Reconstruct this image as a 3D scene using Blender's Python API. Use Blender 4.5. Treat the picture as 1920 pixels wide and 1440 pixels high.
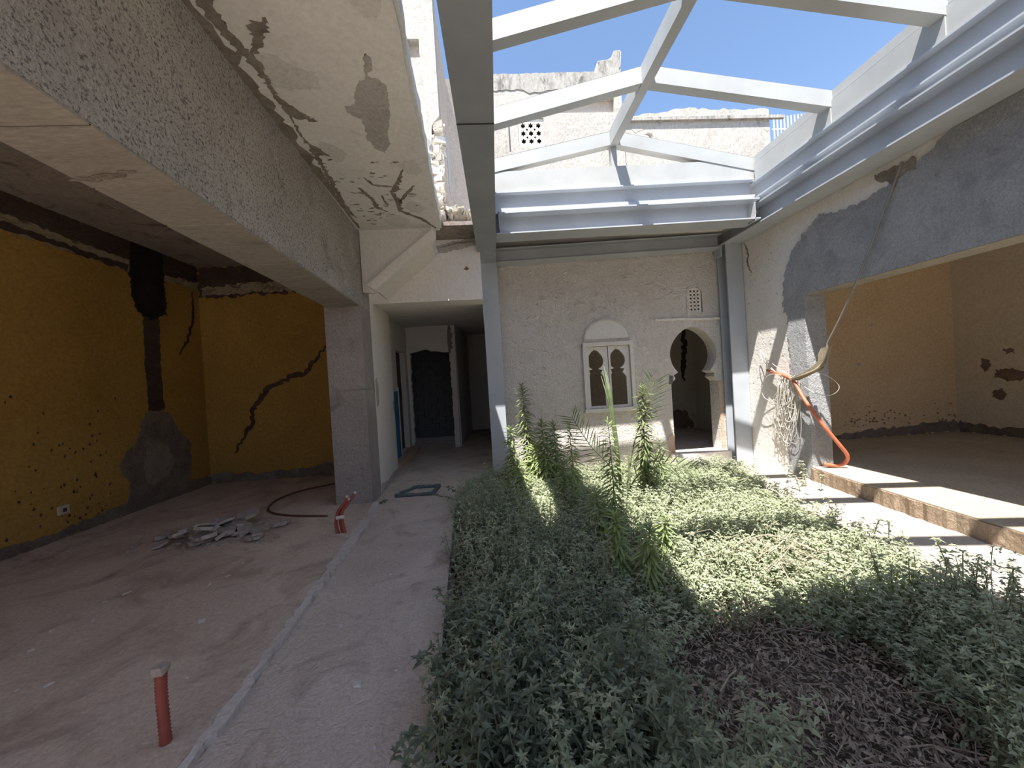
import bpy, math, random
import numpy as np
from mathutils import Vector, Matrix
from mathutils.geometry import tessellate_polygon

for o in list(bpy.data.objects): bpy.data.objects.remove(o, do_unlink=True)
SC = bpy.context.scene
COL = SC.collection
RNG = random.Random(7)

# ---------------------------------------------------------------- camera
# ultra wide phone lens held 1.55 m above the walkway, rolled about 3.5 degrees
def make_camera():
    cam = bpy.data.cameras.new('camera')
    cam.sensor_fit = 'HORIZONTAL'; cam.sensor_width = 36.0
    cam.lens = 721.0 / 1920.0 * 36.0
    cam.clip_start = 0.02; cam.clip_end = 300
    o = bpy.data.objects.new('camera', cam); COL.objects.link(o)
    fwd = Vector((0.06184, 0.99804, -0.00933)).normalized()
    right = Vector((0.99619, -0.06229, -0.06105)); right = (right - right.dot(fwd) * fwd).normalized()
    up = right.cross(fwd)
    m = Matrix((right, up, -fwd)).transposed().to_4x4()
    m.translation = (0, 0, 1.55)
    o.matrix_world = m
    SC.camera = o
make_camera()

# ---------------------------------------------------------------- sky, sun, exposure
SUN_TRAVEL = Vector((0.22, 0.41, -1.0)).normalized()
def make_light():
    w = bpy.data.worlds.new('sky'); SC.world = w; w.use_nodes = True
    nt = w.node_tree; bg = nt.nodes['Background']
    sky = nt.nodes.new('ShaderNodeTexSky'); sky.sky_type = 'NISHITA'
    sky.sun_disc = False
    d = -SUN_TRAVEL
    sky.sun_elevation = math.asin(d.z); sky.sun_rotation = math.atan2(d.x, d.y)
    sky.air_density = 1.0; sky.dust_density = 0.6; sky.ozone_density = 2.2; sky.altitude = 50
    nt.links.new(sky.outputs[0], bg.inputs[0]); bg.inputs[1].default_value = SKY_STRENGTH
    l = bpy.data.lights.new('sun', 'SUN'); l.energy = SUN_STRENGTH; l.angle = math.radians(0.55); l.color = (1.0, 0.965, 0.91)
    o = bpy.data.objects.new('sun', l); COL.objects.link(o)
    o.rotation_euler = SUN_TRAVEL.to_track_quat('-Z', 'Y').to_euler(); o.location = (-3, -6, 14)
SKY_STRENGTH = 0.20
SUN_STRENGTH = 9.5
make_light()
vs = SC.view_settings
vs.view_transform = 'Standard'; vs.look = 'None'; vs.gamma = 1.0; vs.use_curve_mapping = False
vs.exposure = 0.55

# ---------------------------------------------------------------- mesh helpers
def tag(o, label=None, cat=None, group=None, kind=None):
    if label: o['label'] = label
    if cat: o['category'] = cat
    if group: o['group'] = group
    if kind: o['kind'] = kind
    return o
def mesh_obj(name, verts, faces, mat, parent=None, smooth=False):
    me = bpy.data.meshes.new(name)
    me.from_pydata([tuple(v) for v in verts], [], [tuple(f) for f in faces])
    me.materials.append(mat)
    if smooth:
        me.polygons.foreach_set('use_smooth', [True] * len(me.polygons))
    me.update()
    o = bpy.data.objects.new(name, me); COL.objects.link(o)
    if parent: adopt(o, parent)
    return o
def adopt(o, parent):
    o.parent = parent
    o.matrix_parent_inverse = Matrix.Translation(-Vector(parent.location))
def empty(name, loc, label, cat, group=None):
    o = bpy.data.objects.new(name, None); COL.objects.link(o); o.location = loc; o.empty_display_size = 0.1
    return tag(o, label, cat, group)
def struct(o): return tag(o, kind='structure')
class MB:
    def __init__(s): s.v = []; s.f = []
    def add(s, v, f):
        n = len(s.v); s.v += [tuple(p) for p in v]; s.f += [tuple(i + n for i in q) for q in f]
    def box(s, x0, x1, y0, y1, z0, z1):
        s.add([(x0,y0,z0),(x1,y0,z0),(x1,y1,z0),(x0,y1,z0),(x0,y0,z1),(x1,y0,z1),(x1,y1,z1),(x0,y1,z1)],
              [(0,3,2,1),(4,5,6,7),(0,1,5,4),(1,2,6,5),(2,3,7,6),(3,0,4,7)])
    def prism(s, poly, dirv):
        """closed polygon (3D points, any plane) extruded along dirv"""
        n = len(poly); d = Vector(dirv)
        v = [Vector(p) for p in poly]; v2 = [p + d for p in v]
        s.add(v + v2, [tuple(range(n - 1, -1, -1)), tuple(range(n, 2 * n))] + [(i, (i + 1) % n, n + (i + 1) % n, n + i) for i in range(n)])
    def tube(s, pts, r, n=6, caps=True):
        pts = [Vector(p) for p in pts]; m = len(pts)
        rs = r if isinstance(r, (list, tuple)) else [r] * m
        base = len(s.v); t0 = (pts[1] - pts[0]).normalized()
        u = t0.orthogonal().normalized()
        for i, p in enumerate(pts):
            t = (pts[min(i + 1, m - 1)] - pts[max(i - 1, 0)]).normalized()
            u = (u - u.dot(t) * t)
            u = u.normalized() if u.length > 1e-6 else t.orthogonal().normalized()
            w = t.cross(u)
            for k in range(n):
                a = 2 * math.pi * k / n
                s.v.append(tuple(p + rs[i] * (math.cos(a) * u + math.sin(a) * w)))
        for i in range(m - 1):
            for k in range(n):
                a, b = base + i * n + k, base + i * n + (k + 1) % n
                s.f.append((a, b, b + n, a + n))
        if caps:
            s.f.append(tuple(base + k for k in range(n - 1, -1, -1)))
            s.f.append(tuple(base + (m - 1) * n + k for k in range(n)))
    def build(s, name, mat, parent=None, smooth=False): return mesh_obj(name, s.v, s.f, mat, parent, smooth)
def box(name, x0, x1, y0, y1, z0, z1, mat, parent=None):
    m = MB(); m.box(x0, x1, y0, y1, z0, z1); return m.build(name, mat, parent)
def spline(pts, k=6):
    P = [Vector(p) for p in pts]; out = []
    for i in range(len(P) - 1):
        a, b, c, d = P[max(i - 1, 0)], P[i], P[i + 1], P[min(i + 2, len(P) - 1)]
        for j in range(k):
            t = j / k
            out.append(0.5 * ((2 * b) + (c - a) * t + (2 * a - 5 * b + 4 * c - d) * t * t + (3 * b - a - 3 * c + d) * t ** 3))
    return out + [P[-1]]
def tube(name, pts, r, mat, parent=None, n=8, k=6):
    m = MB(); m.tube(spline(pts, k) if k else pts, r, n); return m.build(name, mat, parent, True)
AX = {'x': lambda a, b, c: (c, a, b), 'y': lambda a, b, c: (a, c, b), 'z': lambda a, b, c: (a, b, c)}
def plate(name, outer, holes, axis, pos, thick, mat, parent=None):
    """flat slab in the plane axis = pos, with real openings cut through it"""
    loops = [list(outer)] + [list(h) for h in holes]
    flat = [p for l in loops for p in l]; n = len(flat)
    tris = tessellate_polygon([[Vector((p[0], p[1], 0)) for p in l] for l in loops])
    f = AX[axis]
    v = [f(p[0], p[1], pos) for p in flat] + [f(p[0], p[1], pos + thick) for p in flat]
    faces = [tuple(t) for t in tris] + [tuple(i + n for i in reversed(t)) for t in tris]
    s = 0
    for l in loops:
        k = len(l)
        faces += [(s + i, s + (i + 1) % k, n + s + (i + 1) % k, n + s + i) for i in range(k)]
        s += k
    o = mesh_obj(name, v, faces, mat, parent)
    import bmesh
    bm = bmesh.new(); bm.from_mesh(o.data); bmesh.ops.recalc_face_normals(bm, faces=bm.faces); bm.to_mesh(o.data); bm.free()
    return o
def rect(a0, a1, b0, b1): return [(a0, b0), (a1, b0), (a1, b1), (a0, b1)]
def ragged(poly, step=0.04, amp=0.014, seed=1, closed=True):
    r = random.Random(seed); out = []
    n = len(poly)
    for i in range(n if closed else n - 1):
        a, b = poly[i], poly[(i + 1) % n]
        L = math.hypot(b[0] - a[0], b[1] - a[1]); k = max(1, int(L / step))
        for j in range(k):
            t = j / k; e = 0 if (not closed and i == 0 and j == 0) else amp
            out.append((a[0] + (b[0] - a[0]) * t + r.uniform(-e, e), a[1] + (b[1] - a[1]) * t + r.uniform(-e, e)))
    if not closed: out.append(poly[-1])
    return out
def ribbon(pts, width, seed=1, step=0.04, amp=0.35):
    """ragged strip along a polyline: an outline to hand to plate()"""
    r = random.Random(seed); line = ragged(pts, step, width * 0.25, seed, False)
    L, R = [], []
    for i, p in enumerate(line):
        a = line[max(i - 1, 0)]; b = line[min(i + 1, len(line) - 1)]
        dx, dy = b[0] - a[0], b[1] - a[1]; l = math.hypot(dx, dy) or 1
        taper = min(1, 0.35 + 3.0 * min(i, len(line) - 1 - i) / len(line))
        w = width * 0.5 * taper
        e1, e2 = w * (1 + r.uniform(-amp, amp)), w * (1 + r.uniform(-amp, amp))
        L.append((p[0] - dy / l * e1, p[1] + dx / l * e1)); R.append((p[0] + dy / l * e2, p[1] - dx / l * e2))
    return L + R[::-1]
def chunk(r, sx, sy, sz, jag=0.25):
    """irregular broken lump: jittered box"""
    v = []
    for z in (-1, 1):
        for x, y in ((-1, -1), (1, -1), (1, 1), (-1, 1)):
            v.append((x * sx * (1 + r.uniform(-jag, jag)) * .5, y * sy * (1 + r.uniform(-jag, jag)) * .5, z * sz * (1 + r.uniform(-jag, jag)) * .5))
    return v, [(0,3,2,1),(4,5,6,7),(0,1,5,4),(1,2,6,5),(2,3,7,6),(3,0,4,7)]

# ---------------------------------------------------------------- materials
def new_mat(name):
    m = bpy.data.materials.new(name); m.use_nodes = True
    return m, m.node_tree, m.node_tree.nodes['Principled BSDF']
def nd(nt, t, **kw):
    n = nt.nodes.new(t)
    for k, v in kw.items():
        if k.startswith('i_'): n.inputs[k[2:].replace('_', ' ')].default_value = v
        else: setattr(n, k, v)
    return n
def noise(nt, co, scale, detail=6, rough=0.6, dist=0.0):
    n = nd(nt, 'ShaderNodeTexNoise'); n.inputs['Scale'].default_value = scale; n.inputs['Detail'].default_value = detail
    n.inputs['Roughness'].default_value = rough; n.inputs['Distortion'].default_value = dist
    nt.links.new(co, n.inputs['Vector']); return n.outputs['Fac']
def ramp(nt, fac, stops):
    n = nd(nt, 'ShaderNodeValToRGB'); e = n.color_ramp.elements
    while len(e) < len(stops): e.new(0.5)
    for i, (p, c) in enumerate(stops):
        e[i].position = p; e[i].color = (c[0], c[1], c[2], 1) if not isinstance(c, (int, float)) else (c, c, c, 1)
    nt.links.new(fac, n.inputs[0]); return n.outputs[0]
def mix(nt, fac, a, b, mode='MIX'):
    n = nd(nt, 'ShaderNodeMix', data_type='RGBA', blend_type=mode)
    for s, v in ((n.inputs[0], fac), (n.inputs[6], a), (n.inputs[7], b)):
        if hasattr(v, 'links'): nt.links.new(v, s)
        elif isinstance(v, (int, float)): s.default_value = v
        else: s.default_value = (v[0], v[1], v[2], 1)
    return n.outputs[2]
def bump(nt, bs, h, strength=0.5, dist=0.01):
    n = nd(nt, 'ShaderNodeBump'); n.inputs['Strength'].default_value = strength; n.inputs['Distance'].default_value = dist
    nt.links.new(h, n.inputs['Height']); nt.links.new(n.outputs[0], bs.inputs['Normal'])
def coords(nt, scale=(1, 1, 1)):
    t = nd(nt, 'ShaderNodeTexCoord'); m = nd(nt, 'ShaderNodeMapping'); m.inputs['Scale'].default_value = scale
    nt.links.new(t.outputs['Object'], m.inputs['Vector']); return m.outputs[0]
def surface(name, base, alt, dirt=None, scale=1.2, fine=30, bump_s=0.4, bump_d=0.008, rough=0.9, dirt_at=(0.58, 0.72), stretch=(1, 1, 1), speck=None, coarse=None):
    """mottled wall / floor surface: two tones, optional dirt blotches, optional speckle, bump relief"""
    m, nt, bs = new_mat(name); co = coords(nt, stretch)
    n1 = noise(nt, co, scale, 8, 0.62, 0.4)
    c = ramp(nt, n1, [(0.3, base), (0.7, alt)])
    n2 = noise(nt, co, fine, 5, 0.7)
    c = mix(nt, 0.45, c, ramp(nt, n2, [(0.25, 0.22), (0.75, 0.80)]), 'OVERLAY')
    if dirt is not None:
        n3 = noise(nt, co, scale * 2.3, 9, 0.68, 0.8)
        c = mix(nt, ramp(nt, n3, [(dirt_at[0], 0.0), (dirt_at[1], 0.85)]), c, dirt)
    if speck is not None:
        vz = noise(nt, co, speck[1], 3, 0.75)
        c = mix(nt, ramp(nt, vz, [(speck[2], 0.0), (speck[2] + 0.1, 0.8)]), c, speck[0])
    nt.links.new(c, bs.inputs['Base Color']); bs.inputs['Roughness'].default_value = rough
    bs.inputs['Specular IOR Level'].default_value = 0.2
    h = n2
    if coarse:
        n4 = noise(nt, co, coarse[0], 4, 0.6, coarse[1])
        a = nd(nt, 'ShaderNodeMath', operation='MULTIPLY_ADD'); a.inputs[1].default_value = coarse[2]
        nt.links.new(n4, a.inputs[0]); nt.links.new(n2, a.inputs[2]); h = a.outputs[0]
    bump(nt, bs, h, bump_s, bump_d)
    return m
M = {}
M['plaster'] = surface('plaster_offwhite', (0.67,0.63,0.585), (0.76,0.725,0.685), (0.54,0.49,0.44), 1.1, 34, 0.55, 0.012, dirt_at=(0.62,0.78), coarse=(7, 1.5, 2.0))
M['relief'] = surface('plaster_trowelled', (0.69,0.635,0.59), (0.77,0.72,0.675), (0.57,0.50,0.44), 0.9, 40, 0.9, 0.02, dirt_at=(0.62,0.78), coarse=(11, 2.6, 3.0))
M['soffit'] = surface('plaster_ceiling', (0.65,0.63,0.60), (0.73,0.71,0.68), (0.54,0.515,0.49), 1.3, 26, 0.35, 0.006, dirt_at=(0.58,0.7))
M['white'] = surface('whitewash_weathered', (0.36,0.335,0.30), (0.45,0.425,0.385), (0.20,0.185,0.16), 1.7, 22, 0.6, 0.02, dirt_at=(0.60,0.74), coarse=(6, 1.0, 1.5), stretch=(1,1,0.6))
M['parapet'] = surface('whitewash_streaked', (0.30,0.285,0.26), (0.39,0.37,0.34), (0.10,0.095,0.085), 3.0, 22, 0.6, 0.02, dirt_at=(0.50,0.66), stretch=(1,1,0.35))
M['pinkwall'] = surface('plaster_pinkish', (0.50,0.42,0.355), (0.57,0.49,0.42), (0.38,0.32,0.275), 1.5, 24, 0.5, 0.012)
M['roughcast'] = surface('concrete_roughcast', (0.54,0.50,0.465), (0.80,0.755,0.70), (0.29,0.255,0.23), 0.8, 60, 1.0, 0.03, dirt_at=(0.52,0.78), speck=((0.14,0.125,0.115), 58, 0.52), coarse=(44, 0.3, 1.6))
M['pillar'] = surface('concrete_pillar', (0.30,0.275,0.26), (0.42,0.39,0.37), (0.22,0.2,0.19), 1.4, 55, 1.0, 0.016, speck=((0.2,0.18,0.17), 45, 0.58), coarse=(30, 0.3, 1.2))
M['board'] = surface('concrete_board_marked', (0.26,0.235,0.20), (0.34,0.31,0.265), (0.19,0.165,0.14), 1.6, 30, 0.3, 0.006, stretch=(0.5,2,1))
M['cement'] = surface('cement_render_bluegrey', (0.36,0.365,0.375), (0.50,0.505,0.515), (0.26,0.26,0.27), 1.6, 50, 1.0, 0.03, dirt_at=(0.52,0.74), coarse=(22, 0.6, 1.6))
M['cementpale'] = surface('cement_render_pale', (0.44,0.43,0.42), (0.56,0.55,0.53), (0.33,0.32,0.31), 2, 48, 1.0, 0.03, coarse=(30, 0.4, 1.6))
M['yellow'] = surface('ochre_paint', (0.31,0.18,0.045), (0.40,0.245,0.065), (0.19,0.105,0.035), 0.8, 26, 0.35, 0.006, dirt_at=(0.60,0.85), speck=((0.10,0.06,0.03), 9, 0.74))
M['soot'] = surface('soot_black', (0.012,0.010,0.011), (0.03,0.024,0.022), None, 3, 40, 0.5, 0.01)
M['bare'] = surface('bare_render_brown', (0.13,0.105,0.085), (0.24,0.205,0.17), (0.07,0.055,0.05), 3.0, 30, 0.8, 0.02, coarse=(12, 1, 1.5))
M['bandlight'] = surface('bare_render_tan', (0.30,0.24,0.16), (0.40,0.33,0.23), (0.10,0.075,0.06), 3.2, 30, 0.8, 0.02, dirt_at=(0.5,0.62), stretch=(1,0.35,1))
M['patchtan'] = surface('bare_render_grey', (0.20,0.17,0.14), (0.30,0.26,0.215), (0.12,0.10,0.085), 4, 40, 0.8, 0.012)
M['banddark'] = surface('damp_dark', (0.055,0.035,0.03), (0.10,0.07,0.055), (0.18,0.14,0.10), 3, 30, 0.8, 0.02, dirt_at=(0.6,0.7), stretch=(1,0.4,1))
M['roomceil'] = surface('ceiling_damp', (0.27,0.235,0.21), (0.38,0.335,0.30), (0.10,0.075,0.065), 1.5, 26, 0.5, 0.01, dirt_at=(0.55,0.68))
M['greypeel'] = surface('peeled_grey', (0.37,0.345,0.325), (0.44,0.415,0.39), (0.33,0.30,0.285), 5, 40, 0.4, 0.006)
M['faintpeel'] = surface('peeled_faint', (0.575,0.555,0.525), (0.63,0.61,0.58), None, 4, 40, 0.3, 0.004)
M['crack'] = surface('crack_dirt', (0.17,0.14,0.12), (0.34,0.29,0.25), (0.09,0.075,0.07), 9, 60, 0.9, 0.01)
M['floor'] = surface('floor_dusty_concrete', (0.48,0.385,0.315), (0.68,0.56,0.465), (0.30,0.225,0.18), 0.8, 36, 0.6, 0.010, dirt_at=(0.48,0.68), speck=((0.52,0.47,0.44), 24, 0.70), coarse=(8, 1.0, 1.0))
M['walk'] = surface('walkway_dusty', (0.55,0.46,0.39), (0.74,0.63,0.54), (0.36,0.285,0.235), 1.2, 46, 0.9, 0.014, dirt_at=(0.52,0.70), speck=((0.6,0.56,0.53), 30, 0.69), coarse=(16, 1.2, 1.6))
M['kerb'] = surface('kerb_mortar', (0.56,0.50,0.45), (0.72,0.665,0.61), (0.44,0.385,0.34), 3, 40, 0.8, 0.012, coarse=(18, 0.6, 1.2))
M['paving'] = surface('courtyard_screed', (0.38,0.335,0.28), (0.47,0.42,0.355), (0.27,0.22,0.17), 1.6, 32, 0.6, 0.01)
M['platform'] = surface('platform_screed', (0.37,0.31,0.225), (0.45,0.385,0.295), (0.29,0.235,0.17), 1.2, 32, 0.5, 0.008)
M['step'] = surface('step_broken_render', (0.30,0.22,0.15), (0.40,0.31,0.23), (0.22,0.15,0.10), 3, 26, 1.0, 0.03, coarse=(10, 1.2, 1.6))
M['soil'] = surface('soil_dry', (0.10,0.075,0.055), (0.17,0.13,0.10), None, 3, 40, 1.0, 0.02)
M['beige'] = surface('room_plaster_ochre', (0.56,0.41,0.25), (0.63,0.48,0.31), (0.47,0.32,0.18), 1.2, 26, 0.4, 0.008, dirt_at=(0.6,0.85))
M['beige2'] = surface('room_plaster_tan', (0.60,0.52,0.40), (0.66,0.59,0.47), (0.48,0.40,0.30), 1.1, 26, 0.4, 0.008)
M['stain'] = surface('damp_stain', (0.16,0.11,0.085), (0.26,0.19,0.14), (0.10,0.07,0.06), 5, 40, 0.6, 0.01)
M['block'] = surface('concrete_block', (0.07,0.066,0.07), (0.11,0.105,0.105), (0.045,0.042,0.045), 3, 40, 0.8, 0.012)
M['brick'] = surface('rubble_masonry', (0.66,0.60,0.52), (0.80,0.75,0.67), (0.42,0.27,0.19), 6, 30, 0.9, 0.02, dirt_at=(0.58,0.66))
M['debris'] = surface('plaster_debris', (0.34,0.29,0.265), (0.50,0.44,0.40), (0.24,0.20,0.18), 7, 50, 0.7, 0.01)
M['flake'] = surface('plaster_flake', (0.62,0.57,0.54), (0.76,0.72,0.69), None, 7, 50, 0.4, 0.005)
M['wood'] = surface('window_paint', (0.62,0.585,0.55), (0.68,0.645,0.61), (0.52,0.47,0.42), 2, 40, 0.25, 0.004, rough=0.7)
M['brownwood'] = surface('door_brown', (0.09,0.05,0.035), (0.14,0.08,0.055), None, 3, 40, 0.3, 0.004, rough=0.6, stretch=(3,3,0.5))
M['bluepaint'] = surface('blue_paint', (0.03,0.13,0.30), (0.05,0.19,0.38), (0.32,0.36,0.40), 2.6, 40, 0.3, 0.004, dirt_at=(0.60,0.66), rough=0.6)
M['lightblock'] = surface('lattice_plaster', (0.70,0.65,0.58), (0.76,0.72,0.66), None, 4, 40, 0.3, 0.004)
M['orangebase'] = surface('brick_base', (0.50,0.32,0.21), (0.60,0.46,0.35), (0.40,0.26,0.18), 4, 40, 0.6, 0.01)
def steel(name, base, alt, rust=0.70, rough=0.55):
    m, nt, bs = new_mat(name); co = coords(nt)
    c = ramp(nt, noise(nt, co, 1.7, 6, 0.6), [(0.3, base), (0.7, alt)])
    c = mix(nt, ramp(nt, noise(nt, co, 7, 8, 0.7), [(rust, 0.0), (rust + 0.08, 0.7)]), c, (0.34, 0.21, 0.13))
    nt.links.new(c, bs.inputs['Base Color']); bs.inputs['Roughness'].default_value = rough
    bump(nt, bs, noise(nt, co, 60, 3, 0.6), 0.12, 0.003); return m
M['steel'] = steel('steel_primer_bluegrey', (0.36,0.385,0.42), (0.44,0.465,0.50))
M['steeldark'] = steel('steel_dark_grey', (0.22,0.24,0.27), (0.29,0.31,0.34), 0.76)  # darker grey than the other steel, used on the left beam
M['steelpale'] = steel('steel_paint_pale', (0.34,0.345,0.335), (0.42,0.425,0.415), 0.64)
M['gasket'] = steel('gasket_dark', (0.03,0.03,0.035), (0.05,0.05,0.055), 0.95)
def plain(name, c, rough=0.6, var=0.25, scale=20):
    m, nt, bs = new_mat(name); co = coords(nt)
    d = tuple(v * (1 - var) for v in c)
    nt.links.new(ramp(nt, noise(nt, co, scale, 4, 0.6), [(0.3, d), (0.7, c)]), bs.inputs['Base Color'])
    bs.inputs['Roughness'].default_value = rough
    return m
M['redpipe'] = plain('conduit_red', (0.36,0.085,0.06), 0.5)
M['darkhose'] = plain('hose_dark_red', (0.14,0.05,0.035), 0.5)
M['orangehose'] = plain('hose_orange', (0.62,0.17,0.09), 0.5)
M['whitecap'] = plain('plastic_white', (0.7,0.66,0.6), 0.5)
M['cable'] = plain('cable_white', (0.66,0.62,0.55), 0.5)
M['greycable'] = plain('cable_grey', (0.26,0.24,0.22), 0.6)
M['cloth'] = plain('sacking', (0.34,0.28,0.19), 0.9, 0.4, 60)
M['hatch'] = plain('frame_bluegrey', (0.12,0.15,0.15), 0.8, 0.45, 25)
M['socket'] = plain('socket_white', (0.62,0.55,0.44), 0.6, 0.4, 60)
def leaf(name, c1, c2, trans=0.35, rough=0.5, dead=None):
    m, nt, bs = new_mat(name)
    oi = nd(nt, 'ShaderNodeObjectInfo'); co = coords(nt)
    c = ramp(nt, noise(nt, co, 14, 3, 0.6), [(0.3, c1), (0.7, c2)])
    hs = nd(nt, 'ShaderNodeHueSaturation'); nt.links.new(c, hs.inputs['Color'])
    mr = nd(nt, 'ShaderNodeMapRange'); nt.links.new(oi.outputs['Random'], mr.inputs[0]); mr.inputs[3].default_value = 0.72; mr.inputs[4].default_value = 1.25
    nt.links.new(mr.outputs[0], hs.inputs['Value']); c = hs.outputs[0]
    if dead: c = mix(nt, ramp(nt, noise(nt, co, 30, 2, 0.5), [(dead[1], 0.0), (dead[1] + 0.05, 1.0)]), c, dead[0])
    nt.links.new(c, bs.inputs['Base Color']); bs.inputs['Roughness'].default_value = rough; bs.inputs['Specular IOR Level'].default_value = 0.35
    tr = nd(nt, 'ShaderNodeBsdfTranslucent'); nt.links.new(c, tr.inputs['Color'])
    ms = nd(nt, 'ShaderNodeMixShader'); ms.inputs[0].default_value = trans
    nt.links.new(bs.outputs[0], ms.inputs[1]); nt.links.new(tr.outputs[0], ms.inputs[2])
    nt.links.new(ms.outputs[0], nt.nodes['Material Output'].inputs['Surface']); return m
M['leaf'] = leaf('leaf_green', (0.31,0.345,0.21), (0.46,0.49,0.33), 0.3, dead=((0.44,0.40,0.27), 0.70))
M['leafbig'] = leaf('leaf_blue_green', (0.165,0.195,0.13), (0.26,0.29,0.19), 0.22, dead=((0.38,0.35,0.24), 0.72))
M['tallleaf'] = leaf('leaf_bright', (0.22,0.28,0.11), (0.33,0.39,0.17), 0.3)
M['palmleaf'] = leaf('palm_leaf', (0.10,0.135,0.06), (0.17,0.21,0.10), 0.12)
M['stemgreen'] = plain('stem_green', (0.24,0.26,0.15), 0.7)
M['deadleaf'] = leaf('leaf_dead', (0.24,0.185,0.14), (0.38,0.31,0.245), 0.1, 0.8, dead=((0.42,0.37,0.29), 0.64))
M['twig'] = plain('twig_dry', (0.40,0.34,0.25), 0.8)

# outlines of patches, cracks and stains, measured on their own wall plane (metres)
T_soot = [(5.92, 3.904), (6.454, 4.099), (6.467, 3.527), (6.468, 2.933), (6.204, 2.805), (5.96, 2.875), (5.906, 3.067), (5.86, 3.439)]
T_channel = [(6.055, 2.877), (6.33, 2.826), (6.295, 2.158), (6.313, 1.427), (6.044, 1.367), (6.027, 2.065)]
T_mound = [(6.05, 1.446), (6.408, 1.361), (6.514, 1.137), (6.765, 0.839), (6.759, 0.391), (6.665, 0.103), (5.615, 0.179), (5.675, 0.451), (5.513, 0.675), (5.627, 0.871), (5.798, 0.992), (5.905, 1.285)]
T_groove = [(7.055, 3.426), (7.035, 2.939), (6.858, 2.548), (6.679, 2.301)]
T_chase = [(-2.882, 2.386), (-3.155, 2.092), (-3.307, 1.907), (-3.687, 1.815), (-3.976, 1.659), (-4.215, 1.386), (-4.292, 1.055), (-4.601, 0.549)]
T_cgrey = [(-0.661, 2.546), (-0.638, 2.595), (-0.647, 2.66), (-0.698, 2.736), (-0.629, 2.775), (-0.605, 2.824), (-0.616, 2.954), (-0.659, 3.157), (-0.722, 3.354), (-0.728, 3.486), (-0.816, 3.626), (-0.883, 3.574), (-0.912, 3.434), (-0.891, 3.28), (-0.877, 3.182), (-0.969, 3.088), (-0.957, 3.03), (-0.868, 3.004), (-0.852, 2.922), (-0.784, 2.796), (-0.721, 2.749), (-0.703, 2.637)]
T_cfaint = [(-1.347, 2.508), (-1.218, 2.569), (-1.167, 2.653), (-1.036, 2.685), (-1.063, 2.841), (-1.221, 2.853), (-1.395, 2.835), (-1.385, 2.629)]
T_cdark = [(-1.366, 2.149), (-1.404, 2.398), (-1.37, 2.547), (-1.288, 2.434), (-1.266, 2.331), (-1.143, 2.315), (-1.147, 2.348), (-1.22, 2.442), (-1.349, 2.567), (-1.374, 2.763), (-1.403, 2.834), (-1.389, 2.964), (-1.23, 3.204), (-1.363, 3.15), (-1.402, 3.107), (-1.445, 3.416), (-1.317, 3.655), (-1.414, 3.634), (-1.467, 4.1), (-1.531, 4.571), (-1.528, 4.976), (-1.575, 4.775), (-1.477, 3.805), (-1.422, 3.106), (-1.41, 2.671), (-1.45, 2.47), (-1.464, 2.191)]
T_ccrack0 = [(-0.719, 3.916), (-0.835, 4.19), (-0.932, 4.357), (-0.921, 4.586), (-0.95, 4.823), (-0.733, 5.073), (-0.584, 5.4)]
T_ccrack1 = [(-1.138, 4.035), (-1.089, 4.198), (-0.893, 4.243)]
T_ccrack2 = [(-1.261, 4.244), (-1.186, 4.529), (-1.206, 4.703), (-1.103, 4.841)]
T_ccrack3 = [(-0.669, 4.233), (-0.801, 4.427), (-0.903, 4.614)]
T_ccrack4 = [(-1.061, 4.423), (-1.066, 4.576), (-1.057, 4.686)]
T_cementedge = [(3.508, 3.645), (3.676, 3.528), (4.018, 3.445), (4.3, 3.405), (4.583, 3.416), (4.897, 3.518), (5.104, 3.386), (5.341, 3.208), (5.467, 2.989), (5.566, 2.753), (5.59, 2.418), (5.521, 2.204), (5.501, 1.464), (5.568, 0.792), (5.646, -0.039)]
T_rstain0 = [(6.389, 1.428), (6.287, 1.403), (6.278, 1.251), (6.354, 1.177), (6.41, 1.275)]
T_rstain1 = [(6.111, 1.578), (5.975, 1.575), (5.945, 1.5), (6.059, 1.491)]
T_rstain2 = [(6.208, 1.211), (6.054, 1.243), (5.859, 1.192), (5.864, 1.04), (5.996, 1.005), (6.227, 1.08)]
T_rstain3 = [(6.264, 0.853), (6.136, 0.893), (6.071, 0.784), (6.143, 0.689), (6.269, 0.73)]
T_wpatch = [(5.721, 1.661), (5.949, 1.718), (6.08, 1.537), (5.911, 1.299), (5.689, 1.273), (5.654, 1.468)]
T_hstain = [(-0.66, 3.665), (-0.397, 3.736), (-0.069, 3.765), (-0.051, 3.658), (-0.406, 3.59), (-0.635, 3.55)]
# ================================================================ ground and floors
def xo(y): return -1.45 - 0.035 * y              # outer face line of the left concrete beam
KERB_IN = [(-1.37,-3.0),(-1.386,1.67),(-1.39,2.078),(-1.416,2.409),(-1.496,3.548),(-1.60,5.067),(-1.63,5.26)]
KERB_OUT = [(-1.30,-3.0),(-1.345,1.695),(-1.335,1.974),(-1.375,2.381),(-1.393,2.853),(-1.42,3.618),(-1.455,4.803),(-1.57,5.26)]
struct(plate('floor_left', ragged([(-5.2,-6.0),(-1.37,-6.0)] + KERB_IN + [(-1.63,5.3),(-1.95,5.3),(-1.95,7.3),(-5.2,7.3)], 0.5, 0.0), [], 'z', 0.03, -0.16, M['floor']))
kerb = struct(plate('trim_1', ragged(KERB_IN, 0.06, 0.012, 3, False) + ragged(KERB_OUT, 0.06, 0.018, 4, False)[::-1], [], 'z', 0.036, -0.16, M['kerb']))
kerb['label'] = 'pale mortar kerb strip between the left room floor and the walkway'
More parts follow.
